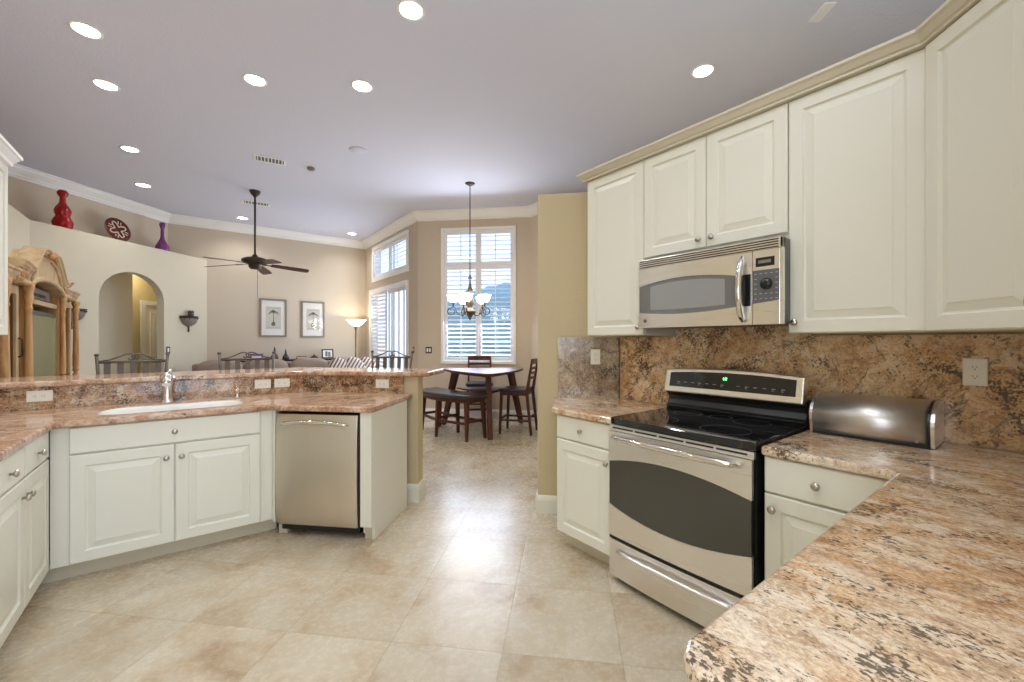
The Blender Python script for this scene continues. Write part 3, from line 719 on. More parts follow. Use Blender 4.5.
# door with lens window
def lens_door(W, z0, z1, zl0, zl1, zm0, zm1, x0, x1, bul, mar=.0):
    """steel front sheet with a window hole whose top and bottom are arcs; returns sheet and glass"""
    n = 24
    def top(u): return zl1 + (zm1 - zl1) * (1 - (2 * u - 1) ** 2)
    def bot(u): return zl0 + (zm0 - zl0) * (1 - (2 * u - 1) ** 2)
    def yy(x): return -bul * (1 - (2 * x / W - 1) ** 2)
    up, lo, gl = MB(), MB(), MB()
    sheet = MB()
    xs = [W * i / n for i in range(n + 1)]
    def strip(mb, fa, fb, dy=0, th=.02, xs=xs):
        rings = []
        for x in xs:
            y = yy(x) + dy; rings.append([(x, y, fa(x)), (x, y, fb(x)), (x, y + th, fb(x)), (x, y + th, fa(x))])
        mb.rings(rings, False, True)
    uf = lambda x: min(1, max(0, (x - x0) / (x1 - x0)))
    strip(sheet, lambda x: top(uf(x)), lambda x: z1)
    strip(sheet, lambda x: z0, lambda x: bot(uf(x)))
    if x0 > .004:
        strip(sheet, lambda x: zl0, lambda x: zl1, xs=[0, x0])
    if x1 < W - .004:
        strip(sheet, lambda x: zl0, lambda x: zl1, xs=[x1, W])
    strip(gl, lambda x: bot(uf(x)) + .0003, lambda x: top(uf(x)) - .0003, .003, .015, xs=[x0 + (x1 - x0) * i / n for i in range(n + 1)])
    return sheet, gl
sheet, gl = lens_door(RW - .014, .268, .850, .441, .679, .389, .732, .004, RW - .018, .012)
d = sheet.build('oven_door', M['steel'], t); d.location = (.005, -.004, 0)
g = gl.build('oven_window', M['ovengl'], d)
hb = [(.035 + (RW - .09) * i / 14, -.012 - .045 * min(1, 4 * min(i / 14, 1 - i / 14)) ** .6 - .008 * sin(pi * i / 14), .820 + .010 * sin(pi * i / 14)) for i in range(15)]
MB().tube(hb, [.010] + [.016] * 13 + [.010], 12).build('handle', M['chrome'], d)
MB().box(.004, .006, .246, RW - .004, .03, .266).build('door_gap', M['black'], t)
dw_ = MB()
n = 16
rings = []
for i in range(n + 1):
    x = .005 + (RW - .010) * i / n; y = -.012 * (1 - (2 * i / n - 1) ** 2)
    rings.append([(x, y, .04), (x, y, .244), (x, y + .025, .244), (x, y + .025, .04)])
dw_.rings(rings, False, True)
drw = dw_.build('storage_drawer', M['steel'], t); drw.location = (0, .004, 0)
hb = [(.07 + (RW - .14) * i / 14, -.013 - .024 * min(1, 3.5 * min(i / 14, 1 - i / 14)) ** .6 - .006 * sin(pi * i / 14), .190 + .008 * sin(pi * i / 14)) for i in range(15)]
MB().tube(hb, [.008] + [.015] * 13 + [.008], 12).build('handle', M['steel'], drw)
MB().box(.02, .05, 0, RW - .02, .70, .03).build('foot_rail', M['black'], t)
# backguard: profile in (y,z) extruded along x
bgp = [(.585, .90), (.585, .925), (.575, .94), (.592, .955), (.606, .985), (.600, 1.01), (.580, 1.025), (.580, 1.05), (.73, 1.05), (.73, .90)]
MB().prism(bgp, .0, RW, 'x').build('backguard', M['black'], t, .003)
def arc_panel(x0, x1, z0, z1, rise, ybot, ytop, th):
    mb = MB(); n = 20; rings = []
    for i in range(n + 1):
        u = i / n; x = x0 + (x1 - x0) * u; e = 1 - abs(2 * u - 1) ** 4; zt = z1 + rise * (1 - (2 * u - 1) ** 2)
        k = (zt - z0) / (z1 - z0)
        yt = ybot + (ytop - ybot) * k
        rings.append([(x, ybot, z0), (x, yt, zt), (x, yt + th, zt), (x, ybot + th, z0)])
    return mb.rings(rings, False, True)
arc_panel(.0, RW, 1.035, 1.172, .018, .548, .580, .06).build('control_panel', M['steel'], t, .008, 3)
cpg = arc_panel(.035, RW - .035, 1.070, 1.155, .014, .5545, .5745, .004).build('control_glass', M['blackgl'], t)
gd = MB()
for (a, b_, w, h) in ((.372, 1.128, .004, .014), (.382, 1.128, .010, .003), (.382, 1.134, .010, .003), (.382, 1.140, .010, .003), (.389, 1.134, .003, .008), (.382, 1.128, .003, .008)):
    yb = .5545 + (.5745 - .5545) * (b_ - 1.07) / .085; gd.box(a, yb - .0015, b_, a + w, yb + .002, b_ + h)
gd.build('clock_digits', M['green'], t)
pm = MB()
for i in range(14):
    a = .09 + i * .045
    if .36 < a < .42: continue
    yb = .5545 + (.5745 - .5545) * (.028) / .085
    pm.box(a, yb - .0012, 1.098, a + .018, yb + .001, 1.101)
    if i % 3 == 0 or i > 11: pm.box(a, yb - .0022, 1.088, a + .012, yb + .001, 1.091)
pm.build('panel_print', M['grey'], t)

# ------------------------------------------------------------------ microwave
MX = 2.175; MY1 = 1.566; MWW = .79; m0, m1 = 1.434, 1.842
t = thing('microwave', 'stainless steel over-the-range microwave with curved handle and round dial', 'microwave', (MX, MY1, 0), -90)
MB().box(.004, .022, m0 + .004, MWW - .004, .46, m1 + .0).build('microwave_body', M['charc'], t, .003)
vg = MB(); vg.box(0, .0, 1.792, MWW, .02, m1)
vg.build('vent_grille', M['steel'], t, .002)
vl = MB()
for i in range(4): vl.box(.008, -.0015, 1.7955 + i * .0118, MWW - .02, .0005, 1.8010 + i * .0118)
vl.build('vent_slots', M['black'], t)
DW_ = .655
sheet, gl = lens_door(DW_, m0, 1.790, 1.526, 1.682, 1.508, 1.712, .004, DW_ - .075, .012)
d = sheet.build('microwave_door', M['steel'], t); d.location = (0, 0, 0)
g = gl.build('door_glass', M['mwgl'], d)
# inner see-through screen, slightly lighter
sn = MB(); sn.prism([(.085, 1.545), (0.50, 1.535), (.50, 1.690), (.30, 1.695), (.085, 1.672)], -.0095, -.0075, 'y'); 
n = 12; rg = []
for i in range(n + 1):
    x = .085 + .44 * i / n; u = (x - .004) / (DW_ - .079); yb = -.012 * (1 - (2 * x / DW_ - 1) ** 2) + .0022
    k = 1 - (2 * u - 1) ** 2
    rg.append([(x, yb, 1.545 - .01 * k), (x, yb, 1.662 + .03 * k), (x, yb + .004, 1.662 + .03 * k), (x, yb + .004, 1.545 - .01 * k)])
sn.bm.free(); sn = MB().rings(rg, False, True).build('door_screen', M['mwscr'], g)
MB().prism([(DW_ - .075, 1.526), (DW_ - .006, 1.526), (DW_ - .006, 1.682), (DW_ - .075, 1.682)], -.0058, -.003, 'y').build('handle_recess', M['blackgl'], d)
hb = [(DW_ - .040, -.014 - .045 * sin(pi * i / 12) ** .6, 1.453 + .314 * i / 12) for i in range(13)]
MB().tube(hb, [.010] + [.015] * 11 + [.010], 12).build('handle', M['chrome'], d)
MB().lathe([(.011, 0), (.011, .002), (.001, .0022)], (.05, -.005, 1.475), 20, '-y').build('badge', M['charc'], d)
MB().box(.40, -.0082, 1.478, .48, -.006, 1.4815).build('lettering_strip', M['charc'], d)
cp = MB(); cp.box(DW_ + .003, -.004, m0, MWW - .012, .02, 1.790); cp.build('control_panel', M['steel'], t, .002)
kp = MB().prism([(DW_ + .004, 1.535), (MWW - .014, 1.548), (MWW - .014, 1.695), (DW_ + .004, 1.695)], -.0065, -.0035, 'y').build('keypad', mat('keypad_grey', (.12, .12, .12, 1), .4), t)
MB().box(DW_ + .018, -.0065, 1.712, MWW - .035, -.0035, 1.755).build('display', M['black'], t)
MB().box(DW_ + .030, -.0072, 1.727, MWW - .05, -.006, 1.742).build('display_digits', mat('dim_digits', (.2, .2, .17, 1), .5), t)
kx, kz = DW_ + .066, 1.628
MB().lathe([(.026, 0), (.026, .010), (.022, .018), (.001, .019)], (kx, -.006, kz), 24, '-y').build('dial', M['black'], t)
pm_ = []
for r in range(6):
    for c_ in range(5):
        a = DW_ + .012 + c_ * .023; b_ = 1.556 + r * .024
        if abs(a + .006 - kx) < .030 and abs(b_ - kz) < .032: continue
        pm_.append((a, b_))
for a, b_ in pm_: MB().box(a, -.0072, b_, a + .011, -.0064, b_ + .003).build('key_label', M['grey'], kp)
MB().box(MWW - .011, .0, m0, MWW, .018, m1).build('side_trim', M['steel'], t)

# ------------------------------------------------------------------ bread box
t = thing('bread_box', 'brushed steel roll-top bread box with black edges on the near counter', 'bread box', (2.385, .735, .914), -90)
BL = .43
def bread_prof(k=0):
    pts = [(0.0 + k, .004)]
    for i in range(13):
        a = pi - (pi / 2 + .25) * i / 12
        pts.append((.13 + (.145 - k) * cos(a), .080 + (.108 - k) * sin(a)))
    pts[1] = (-.012 + k, .06)
    pts += [(.226 - k, .160 - k), (.226 - k, .004)]
    return pts
MB().prism(bread_prof(.003), .012, BL - .012, 'x').build('bread_box_body', M['black'], t)
lid = [(p[0], p[1]) for p in bread_prof()]
rg = []
for x in (.014, BL - .022):
    rg.append([(x, a, b_) for a, b_ in lid[:-2]] + [(x, a + .006, b_ - .006) for a, b_ in lid[:-2][::-1]])
MB().rings(rg, True, True).build('roll_lid', steel('bread_box_steel', (.74, .72, .69, 1), .38, (60, 1.5, 60)), t)
MB().box(.012, -.010, .0, BL - .012, .01, .012).build('base_rail', M['black'], t)
MB().prism(bread_prof(), BL - .012, BL, 'x').build('end_cap', M['steel'], t)
MB().prism(bread_prof(-.002), BL - .022, BL - .012, 'x').build('end_seal', M['black'], t)
MB().prism(bread_prof(), 0, .012, 'x').build('end_cap', M['steel'], t)
MB().tube([(BL - .05, -.012, .028), (BL - .05, -.022, .028)], .006, 10).build('lid_knob', M['nickel_d'], t)

# ------------------------------------------------------------------ ceiling fixtures
def downlight(x, y, label, power=22, col=(.94, .97, 1.0), s=1.0):
    t = thing('recessed_light', label, 'ceiling light', (x, y, CEIL), 0, 'recessed ceiling lights')
    r = .075 * s
    MB().lathe([(r + .022, 0), (r + .022, -.004), (r + .006, -.007), (r, -.002), (r, 0)], n=28).build('trim_ring', M['trimw'], t)
    MB().lathe([(r, -.0015), (.001, -.0015), (.001, -.0035), (r, -.0035)], n=28, cap=False).build('lamp_face', M['lamp'], t)
    d = bpy.data.lights.new('downlight_beam', 'SPOT'); d.energy = power; d.color = col; d.spot_size = R(140); d.spot_blend = .8; d.shadow_soft_size = .07
    o = bpy.data.objects.new('downlight_beam', d); C.objects.link(o); o.parent = t; o.location = (0, 0, -.02)
for x, y, lb in [(-.624, 4.423, 'lit recessed ceiling light nearest the top left corner of the photo'),
                 (1.226, 2.768, 'lit recessed ceiling light at the top edge of the photo, centre left'),
                 (-.614, 5.263, 'second recessed ceiling light in the left row, just past the corner one'),
                 (.451, 4.355, 'recessed ceiling light above the counter corner, left of another like it'),
                 (1.237, 3.865, 'recessed ceiling light above the dishwasher end of the bar'),
                 (3.499, 1.865, 'recessed ceiling light above the plant shelf near the upper cabinets'),
                 (-.588, 6.841, 'third recessed ceiling light in the left row, above the red vase side'),
                 (-.570, 8.302, 'fourth recessed ceiling light in the left row, above the arch'),
                 (.770, 9.385, 'recessed ceiling light behind the fan rod near the crown moulding'),
                 (2.767, 9.316, 'farthest recessed ceiling light, in the corner above the floor lamp')]:
    downlight(x, y, lb, 30 if y < 6 else 24)
# unseen rows over the near kitchen (outside the frame, they light the room)
for x, y in ((-.62, 2.4), (.9, .9), (-.3, .3), (-.62, -1.6), (1.6, -1.8)):
    d = bpy.data.lights.new('kitchen_downlight', 'SPOT'); d.energy = 30; d.color = (.94, .97, 1.0); d.spot_size = R(140); d.spot_blend = .8; d.shadow_soft_size = .07
    o = bpy.data.objects.new('kitchen_downlight', d); C.objects.link(o); o.location = (x, y, CEIL - .02)
def vent(x, y, w, d_, label, rz):
    t = thing('ceiling_vent', label, 'air vent', (x, y, CEIL), rz, 'ceiling air vents')
    f = MB(); k = .025
    f.box(-w / 2, -d_ / 2, -.008, w / 2, -d_ / 2 + k, 0); f.box(-w / 2, d_ / 2 - k, -.008, w / 2, d_ / 2, 0); f.box(-w / 2, -d_ / 2 + k, -.008, -w / 2 + k, d_ / 2 - k, 0); f.box(w / 2 - k, -d_ / 2 + k, -.008, w / 2, d_ / 2 - k, 0)
    f.build('frame', M['trimw'], t)
    MB().box(-w / 2 + k, -d_ / 2 + k, -.002, w / 2 - k, d_ / 2 - k, 0).build('duct', M['charc'], t)
    s = MB(); n = 8
    for i in range(n):
        a = -w / 2 + k + (w - 2 * k) * (i + .5) / n; s.box(a - .006, -d_ / 2 + k, -.008, a + .006, d_ / 2 - k, -.0025)
    s.build('slats', M['trimw'], t)
vent(.804, 6.163, .36, .20, 'white ceiling air vent in front of the ceiling fan', -8)
vent(.867, 8.227, .40, .20, 'small white ceiling air vent seen behind the fan rod', -8)
vent(3.54, 1.019, .17, .08, 'small ceiling air vent near the top right above the cabinets', 50)
tag(MB().lathe([(.05, 0), (.05, -.02), (.03, -.035), (.001, -.036)], n=20).build('smoke_detector', M['frame'], loc=(1.278, 6.113, CEIL)), 'small round ceiling detector between the fan and the chandelier', 'detector')
tag(MB().lathe([(.10, 0), (.10, -.006), (.09, -.012), (.001, -.013)], n=28).build('ceiling_speaker', M['ceil'], loc=(1.612, 5.189, CEIL)), 'flat round ceiling cover painted like the ceiling', 'ceiling cover')

# ------------------------------------------------------------------ ceiling fan
t = thing('ceiling_fan', 'dark bronze ceiling fan with five walnut blades on a long rod', 'ceiling fan', (.785, 7.578, CEIL))
MB().lathe([(.001, -.095), (.02, -.095), (.03, -.08), (.06, -.05), (.075, -.012), (.078, 0)], n=24).build('canopy', M['iron'], t)
zh = -1.10
MB().lathe([(.014, zh + .08), (.014, -.09)], n=12).build('down_rod', M['iron'], t)
MB().lathe([(.001, zh - .11), (.06, zh - .11), (.085, zh - .085), (.09, zh - .04), (.10, zh - .035), (.165, zh - .02), (.185, zh + .01), (.18, zh + .035), (.13, zh + .06), (.05, zh + .075), (.03, zh + .11), (.02, zh + .12), (.001, zh + .12)], n=32).build('motor_housing', M['iron'], t)
BLR = .76
for k in range(5):
    az = R(-2.4 + 72 * k)
    b_ = MB(); b_.T = Matrix.Rotation(az, 4, 'Z') @ Matrix.Translation((0, 0, zh - .02)) @ Matrix.Rotation(R(4), 4, 'Y') @ Matrix.Rotation(R(-12), 4, 'X')
    pl = [(.22, -.05), (.3, -.062), (.6, -.075), (BLR - .03, -.072), (BLR, -.05), (BLR, .05), (BLR - .03, .072), (.6, .075), (.3, .062), (.22, .05)]
    b_.prism(pl, -.004, .004)
    bo = b_.build('fan_blade', M['fanblade'], t)
    i_ = MB(); i_.T = Matrix.Rotation(az, 4, 'Z') @ Matrix.Translation((0, 0, zh - .02)) @ Matrix.Rotation(R(4), 4, 'Y') @ Matrix.Rotation(R(-12), 4, 'X')
    i_.prism([(.09, -.02), (.20, -.014), (.27, -.04), (.30, 0), (.27, .04), (.20, .014), (.09, .02)], -.010, -.0045)
    i_.build('blade_bracket', M['iron'], bo)
MB().tube([(.03, -.03, zh - .11), (.03, -.03, zh - .55)], .003, 6).build('pull_chain', M['iron'], t)

# ------------------------------------------------------------------ chandelier
t = thing('chandelier', 'bronze scroll-arm chandelier with five lit glass shades above the dining table', 'chandelier', (3.268, 5.288, CEIL)); t.scale = (1.22, 1.22, 1)
MB().lathe([(.001, -.035), (.02, -.033), (.05, -.012), (.062, 0)], n=24).build('ceiling_canopy', M['iron'], t)
ch = MB()
z = -.035; i = 0
while z > -1.350:
    n = 10; pts = []
    for k in range(n + 1):
        a = 2 * pi * k / n; px, pz = .009 * cos(a), .022 * sin(a)
        pts.append((px if i % 2 else 0, 0 if i % 2 else px, z - .022 + pz))
    ch.tube(pts, .0028, 5, False); z -= .034; i += 1
ch.build('chain', M['iron'], t)
MB().lathe([(.001, -1.340), (.012, -1.350), (.012, -1.380), (.028, -1.390), (.028, -1.405), (.012, -1.420), (.014, -1.480), (.02, -1.520), (.034, -1.570), (.036, -1.600), (.02, -1.630), (.018, -1.660), (.034, -1.680), (.046, -1.720), (.05, -1.780), (.03, -1.820), (.036, -1.850), (.07, -1.880), (.075, -1.905), (.05, -1.930), (.022, -1.970), (.018, -1.995), (.001, -2.020)], n=20).build('centre_column', M['iron2'], t)
for k in range(5):
    a = R(10 + 72 * k); ca, sa = cos(a), sin(a)
    def pr(r, z): return (r * ca, r * sa, z)
    pts = [pr(.03, -1.890)] + [pr(.10 + .06 * cos(R(q)), -1.895 + .055 * sin(R(q))) for q in (200, 250, 300, 350)] + [pr(.175, -1.840), pr(.20, -1.820), pr(.225, -1.840)] + [pr(.225 + .045 * cos(R(q)), -1.895 + .05 * sin(R(q))) for q in (60, 20, -30, -80, -130, -180, -230)]
    am = MB(); am.tube(pts, .0065, 8)
    am.tube([pr(.20, -1.820), pr(.20, -1.780)], .009, 8); am.lathe([(.001, -1.785), (.028, -1.780), (.03, -1.770), (.012, -1.760), (.012, -1.740)], (.20 * ca, .20 * sa, 0), 14)
    ao = am.build('arm', M['iron'], t)
    MB().lathe([(.022, -1.765), (.045, -1.750), (.062, -1.720), (.068, -1.685), (.080, -1.655), (.077, -1.655), (.064, -1.685), (.058, -1.720), (.04, -1.745), (.02, -1.760)], (.20 * ca, .20 * sa, 0), 20, cap=False).build('glass_shade', M['shade'], ao)
d = bpy.data.lights.new('chandelier_bulbs', 'POINT'); d.energy = 15; d.color = (1, .91, .80); d.shadow_soft_size = .2
o = bpy.data.objects.new('chandelier_bulbs', d); C.objects.link(o); o.parent = t; o.location = (0, 0, -1.78)

# ------------------------------------------------------------------ dining set. Camera-aligned helper: (Xc, depth) -> world
A = R(37.44)
def cw(xc, dp): return (dp * sin(A) + xc * cos(A), dp * cos(A) - xc * sin(A))
TA, TB, TC = cw(-.30, 5.60), cw(.19, 6.85), cw(-1.17, 6.80)
tcx, tcy = (TA[0] + TB[0] + TC[0]) / 3, (TA[1] + TB[1] + TC[1]) / 3
def rounded_tri(scale, bulge=.06, n=10):
    P = [Vector((p[0] - tcx, p[1] - tcy)) * scale for p in (TA, TB, TC)]; out = []
    for i in range(3):
        a, b_ = P[i], P[(i + 1) % 3]; mid = (a + b_) / 2; nrm = mid.normalized()
        for k in range(n):
            u = .03 + .94 * k / (n - 1); p = a.lerp(b_, u) + nrm * bulge * scale * (1 - (2 * u - 1) ** 2); out.append((p.x, p.y))
    area_ = sum(out[i][0] * out[(i + 1) % len(out)][1] - out[(i + 1) % len(out)][0] * out[i][1] for i in range(len(out)))
    return out if area_ > 0 else out[::-1]
t = thing('dining_table', 'dark cherry rounded-triangle counter-height dining table with three splayed legs', 'table', (tcx, tcy, 0))
MB().prism(rounded_tri(1.0, .10), .885, .915).build('tabletop', M['cherry'], t, .008)
MB().prism(rounded_tri(.78, .05), .850, .8849).build('apron', M['cherry'], t, .003)
MB().prism(rounded_tri(.62, .04), .600, .622).build('shelf', M['cherry'], t, .003)
for p in (cw(-.30, 5.76), cw(.15, 6.98), cw(-1.11, 6.82)):
    lx, ly = p[0] - tcx, p[1] - tcy; l = math.hypot(lx, ly); ux, uy = lx / l, ly / l
    lg = MB(); lg.T = Matrix.Rotation(math.atan2(uy, ux), 4, 'Z')
    lg.frustum((l, 0, 0), .06, .07, (l * .70, 0, .849), .115, .07)
    lg.build('leg', M['cherry'], t, .004)

def ctr_chair(name, label, loc, rz, group):
    """counter-height chair, local: faces +x (back at -x)"""
    t = thing(name, label, 'chair', loc, rz, group)
    s = MB(); s.prism([(-.20, -.21), (.18, -.23), (.22, -.20), (.22, .20), (.18, .23), (-.20, .21)], .615, .66); s.build('seat', M['leather_b'], t, .018, 3)
    MB().box(-.20, -.205, .565, .20, .205, .6145).build('seat_frame', M['cherry'], t, .003)
    for sy in (-1, 1):
        MB().frustum((.20, sy * .195, 0), .032, .032, (.175, sy * .185, .6145), .042, .042).build('leg', M['cherry'], t, .003)
        lg = MB(); lg.frustum((-.27, sy * .195, 0), .034, .03, (-.205, sy * .19, .60), .045, .034); lg.frustum((-.205, sy * .19, .60), .045, .034, (-.285, sy * .19, 1.09), .028, .030); lg.build('leg', M['cherry'], t, .003)
        MB().box(-.24, sy * .19 - .009, .19, .18, sy * .19 + .009, .215).build('side_stretcher', M['cherry'], t)
    MB().box(.17, -.18, .21, .19, .18, .245).build('front_stretcher', M['cherry'], t); MB().box(-.25, -.18, .24, -.235, .18, .265).build('rear_stretcher', M['cherry'], t)
    for i, (z, h) in enumerate(((1.02, .075), (.94, .035), (.87, .035), (.80, .035))):
        x = -.205 - .08 * (z + h / 2 - .60) / .49
        pts = [(x - .012 - .015 * (1 - (q / 4) ** 2) + .015, q / 4 * .175) for q in range(-4, 5)]
        sl = MB(); sl.prism(pts + [(a + .014, b_) for a, b_ in pts[::-1]], z, z + h); sl.build('back_slat', M['cherry'], t)
    return t
p = (3.86, 4.93); ctr_chair('dining_chair', 'dark cherry slat-back counter chair on the right of the triangular table', (p[0], p[1], 0), 126.6, 'dining chairs')
p = cw(-.55, 7.08)
ctr_chair('dining_chair', 'dark cherry counter chair behind the table under the nook window', (p[0], p[1], 0), -37.44 - 90 + 4, 'dining chairs')
# curved bench
pa, pb = cw(-1.235, 6.50), cw(-.51, 5.765)
bx, by = (pa[0] + pb[0]) / 2, (pa[1] + pb[1]) / 2; ba = math.atan2(pb[1] - pa[1], pb[0] - pa[0])
t = thing('dining_bench', 'curved dark cherry bench with a black padded seat left of the dining table', 'bench', (bx, by, 0), math.degrees(ba))
BLh = math.hypot(pb[0] - pa[0], pb[1] - pa[1]) / 2
def crescent(hl, y0, y1, b0, b1, n=16):
    up = [(-hl + 2 * hl * i / n, y1 + b1 * (1 - (2 * i / n - 1) ** 2)) for i in range(n + 1)]
    lo = [(-hl + 2 * hl * i / n, y0 + b0 * (1 - (2 * i / n - 1) ** 2)) for i in range(n + 1)]
    return lo + up[::-1]
# outer side is local -y (towards the camera)
MB().prism(crescent(BLh + .10, -.19, .17, -.13, -.06), .565, .625).build('seat_pad', M['leather'], t, .022, 3)
MB().prism(crescent(BLh + .06, -.16, .14, -.13, -.06), .515, .5649).build('seat_frame', M['cherry'], t, .003)
for (lx, ly) in ((-BLh, -.16), (0, -.27), (BLh, -.16), (-BLh, .15), (0, .10), (BLh, .15)):
    MB().frustum((lx * 1.06, ly * 1.05, 0), .034, .034, (lx, ly * .92, .5149), .055, .055).build('leg', M['cherry'], t, .003)
def barp(a, b_, z, nm='stretcher'):
    m_ = MB(); d_ = Vector((b_[0] - a[0], b_[1] - a[1])); l = d_.length; m_.T = Matrix.Translation((a[0], a[1], 0)) @ Matrix.Rotation(math.atan2(d_.y, d_.x), 4, 'Z')
    m_.box(0, -.011, z, l, .011, z + .035); return m_.build(nm, M['cherry'], t)
barp((-BLh, -.155), (0, -.265), .215); barp((0, -.265), (BLh, -.155), .215); barp((-BLh, -.15), (-BLh, .145), .235); barp((BLh, -.15), (BLh, .145), .235); barp((0, -.26), (0, .10), .25); barp((-BLh, .145), (0, .10), .215); barp((0, .10), (BLh, .145), .215)

# ------------------------------------------------------------------ bar stools (iron)
def bar_stool(label, loc, rz):
    """local: sitter faces -y; back at +y"""
    t = thing('bar_stool', label, 'bar stool', loc, rz, 'iron bar stools behind the bar')
    w = .21
    MB().prism(rrect(-w, -.20, w, .20, .06), .73, .79).build('seat', M['leather'], t, .02, 3)
    for sx in (-1, 1):
        MB().tube([(sx * .205, -.185, 0), (sx * .185, -.17, .735)], .012, 8).build('leg', M['iron2'], t)
        MB().tube([(sx * .215, .20, 0), (sx * .20, .185, .74), (sx * .215, .215, 1.05), (sx * .228, .235, 1.235)], [.012, .012, .012, .012], 8).build('leg', M['iron2'], t)
        MB().lathe([(.015, 0), (.017, .012), (.001, .02)], (sx * .228, .235, 1.232), 12).build('finial', M['iron2'], t)
    fr = MB(); fr.tube([(-.2, -.18, .28), (.2, -.18, .28)], .009, 8); fr.tube([(-.21, .195, .34), (.21, .195, .34)], .009, 8)
    for sx in (-1, 1): fr.tube([(sx * .2, -.18, .31), (sx * .21, .195, .31)], .009, 8)
    fr.build('foot_rest', M['iron2'], t)
    MB().tube([(-.222, .228, 1.175), (0, .236, 1.178), (.222, .228, 1.175)], .010, 8).build('back_rail', M['iron2'], t)
    cr = MB()
    for sx in (-1, 1):
        pts = [(sx * .222, .23, 1.182), (sx * .15, .232, 1.195), (sx * .09, .234, 1.222), (sx * .05, .234, 1.243), (sx * .015, .234, 1.243), (sx * -.012, .234, 1.222), (sx * -.005, .234, 1.200), (sx * .02, .234, 1.192), (sx * .035, .234, 1.205)]
        cr.tube(pts, .0065, 7)
    cr.build('scroll', M['iron2'], t)
    MB().tube([(-.205, .205, .86), (.205, .205, .86)], .009, 8).build('back_rail', M['iron2'], t)
    for i in range(5):
        x = -.164 + .082 * i
        s = MB(); s.rings([[(x - .020, .204, .86), (x + .020, .204, .86), (x + .020, .209, .86), (x - .020, .209, .86)], [(x - .021, .232, 1.172), (x + .021, .232, 1.172), (x + .021, .237, 1.172), (x - .021, .237, 1.172)]], False, True)
        s.build('back_slat', M['iron2'], t)
    return t
bar_stool('iron scroll-top bar stool in front of the arch, behind the faucet', (-.395, 4.62, 0), 0)
bar_stool('iron scroll-top bar stool in the middle, in front of the sofa', (.44, 4.62, 0), 0)
bar_stool('iron scroll-top bar stool in front of the patio door', (1.585, 4.285, 0), -45)

# ------------------------------------------------------------------ armoire (faces +X), local: x -> +Y, y -> -X (into wall)
AX = -1.12
AY = 4.84
t = thing('armoire', 'large distressed pine entertainment armoire with carved arched cornice', 'armoire', (AX, AY, 0), 90)
AW = 2.64; c0, c1 = .60, 1.80   # centre bay
D_ = .52; xc_ = (c0 + c1) / 2
def bay(x0, x1, z1, y0, name='side_case'):
    b_ = MB(); b_.box(x0, y0, .0, x1, D_, .74); b_.box(x0, D_ - .02, .74, x1, D_, z1); b_.box(x0, y0, .74, x0 + .03, D_ - .02, z1); b_.box(x1 - .03, y0, .74, x1, D_ - .02, z1); b_.box(x0 + .03, y0, z1 - .03, x1 - .03, D_ - .02, z1)
    return b_.build(name, M['pine'], t, .003)
bay(.06, c0, 1.86, .07); bay(c1, AW - .06, 1.86, .07); bay(c0 + .002, c1 - .002, 1.99, .02, 'centre_case')
for (xa, xb) in ((.02, c0 - .04), (c1 + .04, AW - .02)):
    MB().rings([[(xa + .03 - o, .02 - o, z), (xb - .03 + o, .02 - o, z), (xb - .03 + o, D_, z), (xa + .03 - o, D_, z)] for o, z in ((.0, 1.84), (.008, 1.85), (.010, 1.88), (.02, 1.90), (.024, 1.92), (.036, 1.93), (.036, 1.95))], False, True).build('cornice', M['pine_w'], t)
for (xa, xb) in ((.13, c0 - .05), (c1 + .05, AW - .13)):
    f = MB(); k = .06; f.box(xa, .045, .78, xa + k, .068, 1.82); f.box(xb - k, .045, .78, xb, .068, 1.82); f.box(xa + k, .045, .78, xb - k, .068, .84); f.box(xa + k, .045, 1.75, xb - k, .068, 1.82)
    dd_ = f.build('glass_door', M['pine_w'], t, .003)
    MB().box(xa + k, .055, .84, xb - k, .059, 1.75).build('pane', M['glass'], dd_)
    MB().box(xa + .01, D_ - .03, .80, xb - .01, D_ - .021, 1.80).build('back_mirror', mat('cabinet_mirror', (.35, .37, .38, 1), .15, .9), dd_)
    hx = xb - .025 if xa < 1 else xa + .025
    MB().tube([(hx, .044, 1.22), (hx, .02, 1.23), (hx, .02, 1.37), (hx, .044, 1.38)], .007, 8).build('handle', M['iron'], dd_)
    for z in (1.15, 1.5): MB().box(xa - .01, .12, z, xb + .01, D_ - .04, z + .02).build('inner_shelf', M['pine'], t)
def column(x, y, z0=.78, z1=1.84):
    h = z1 - z0; prof = [(.045, 0), (.045, .03), (.028, .04), (.044, .07), (.050, .11), (.040, .15), (.022, .19), (.024, .205), (.038, .215), (.040, .225), (.030, .24), (.036, .27)]
    prof += [(.036 - .010 * i / 8, .29 + (h - .29 - .22) * i / 8) for i in range(9)] + [(.034, h - .20), (.026, h - .18), (.028, h - .15), (.042, h - .10), (.030, h - .07), (.046, h - .03), (.046, h)]
    c_ = MB(); n = 20; rg = []
    for r, z in prof:
        fl = .84 if .26 <= z <= h - .21 else 1.0
        r *= .84; rg.append([(x + r * (1 if i % 2 else fl) * cos(2 * pi * i / n), y + r * (1 if i % 2 else fl) * sin(2 * pi * i / n), z0 + z) for i in range(n)])
    c_.rings(rg, True, True); c_.box(x - .05, y - .045, z0 - .06, x + .05, y + .045, z0 + .001); return c_.build('column', M['pine'], t)
for x, y in ((.075, .015), (c0 - .005, .0), (c1 + .005, .0), (AW - .075, .015)): column(x, y)
MB().box(.0, -.07, .0, AW, .029, .10).build('plinth', M['pine_w'], t, .006); MB().box(.0, -.075, .70, AW, .029, .745).build('waist_moulding', M['pine_w'], t, .008)
for i in range(4):
    xa = .06 + i * (AW - .12) / 4
    MB().door((AW - .12) / 4 - .01, .56, .03, .07, True, xa, .12, -.01).build('lower_door', M['pine'], t)
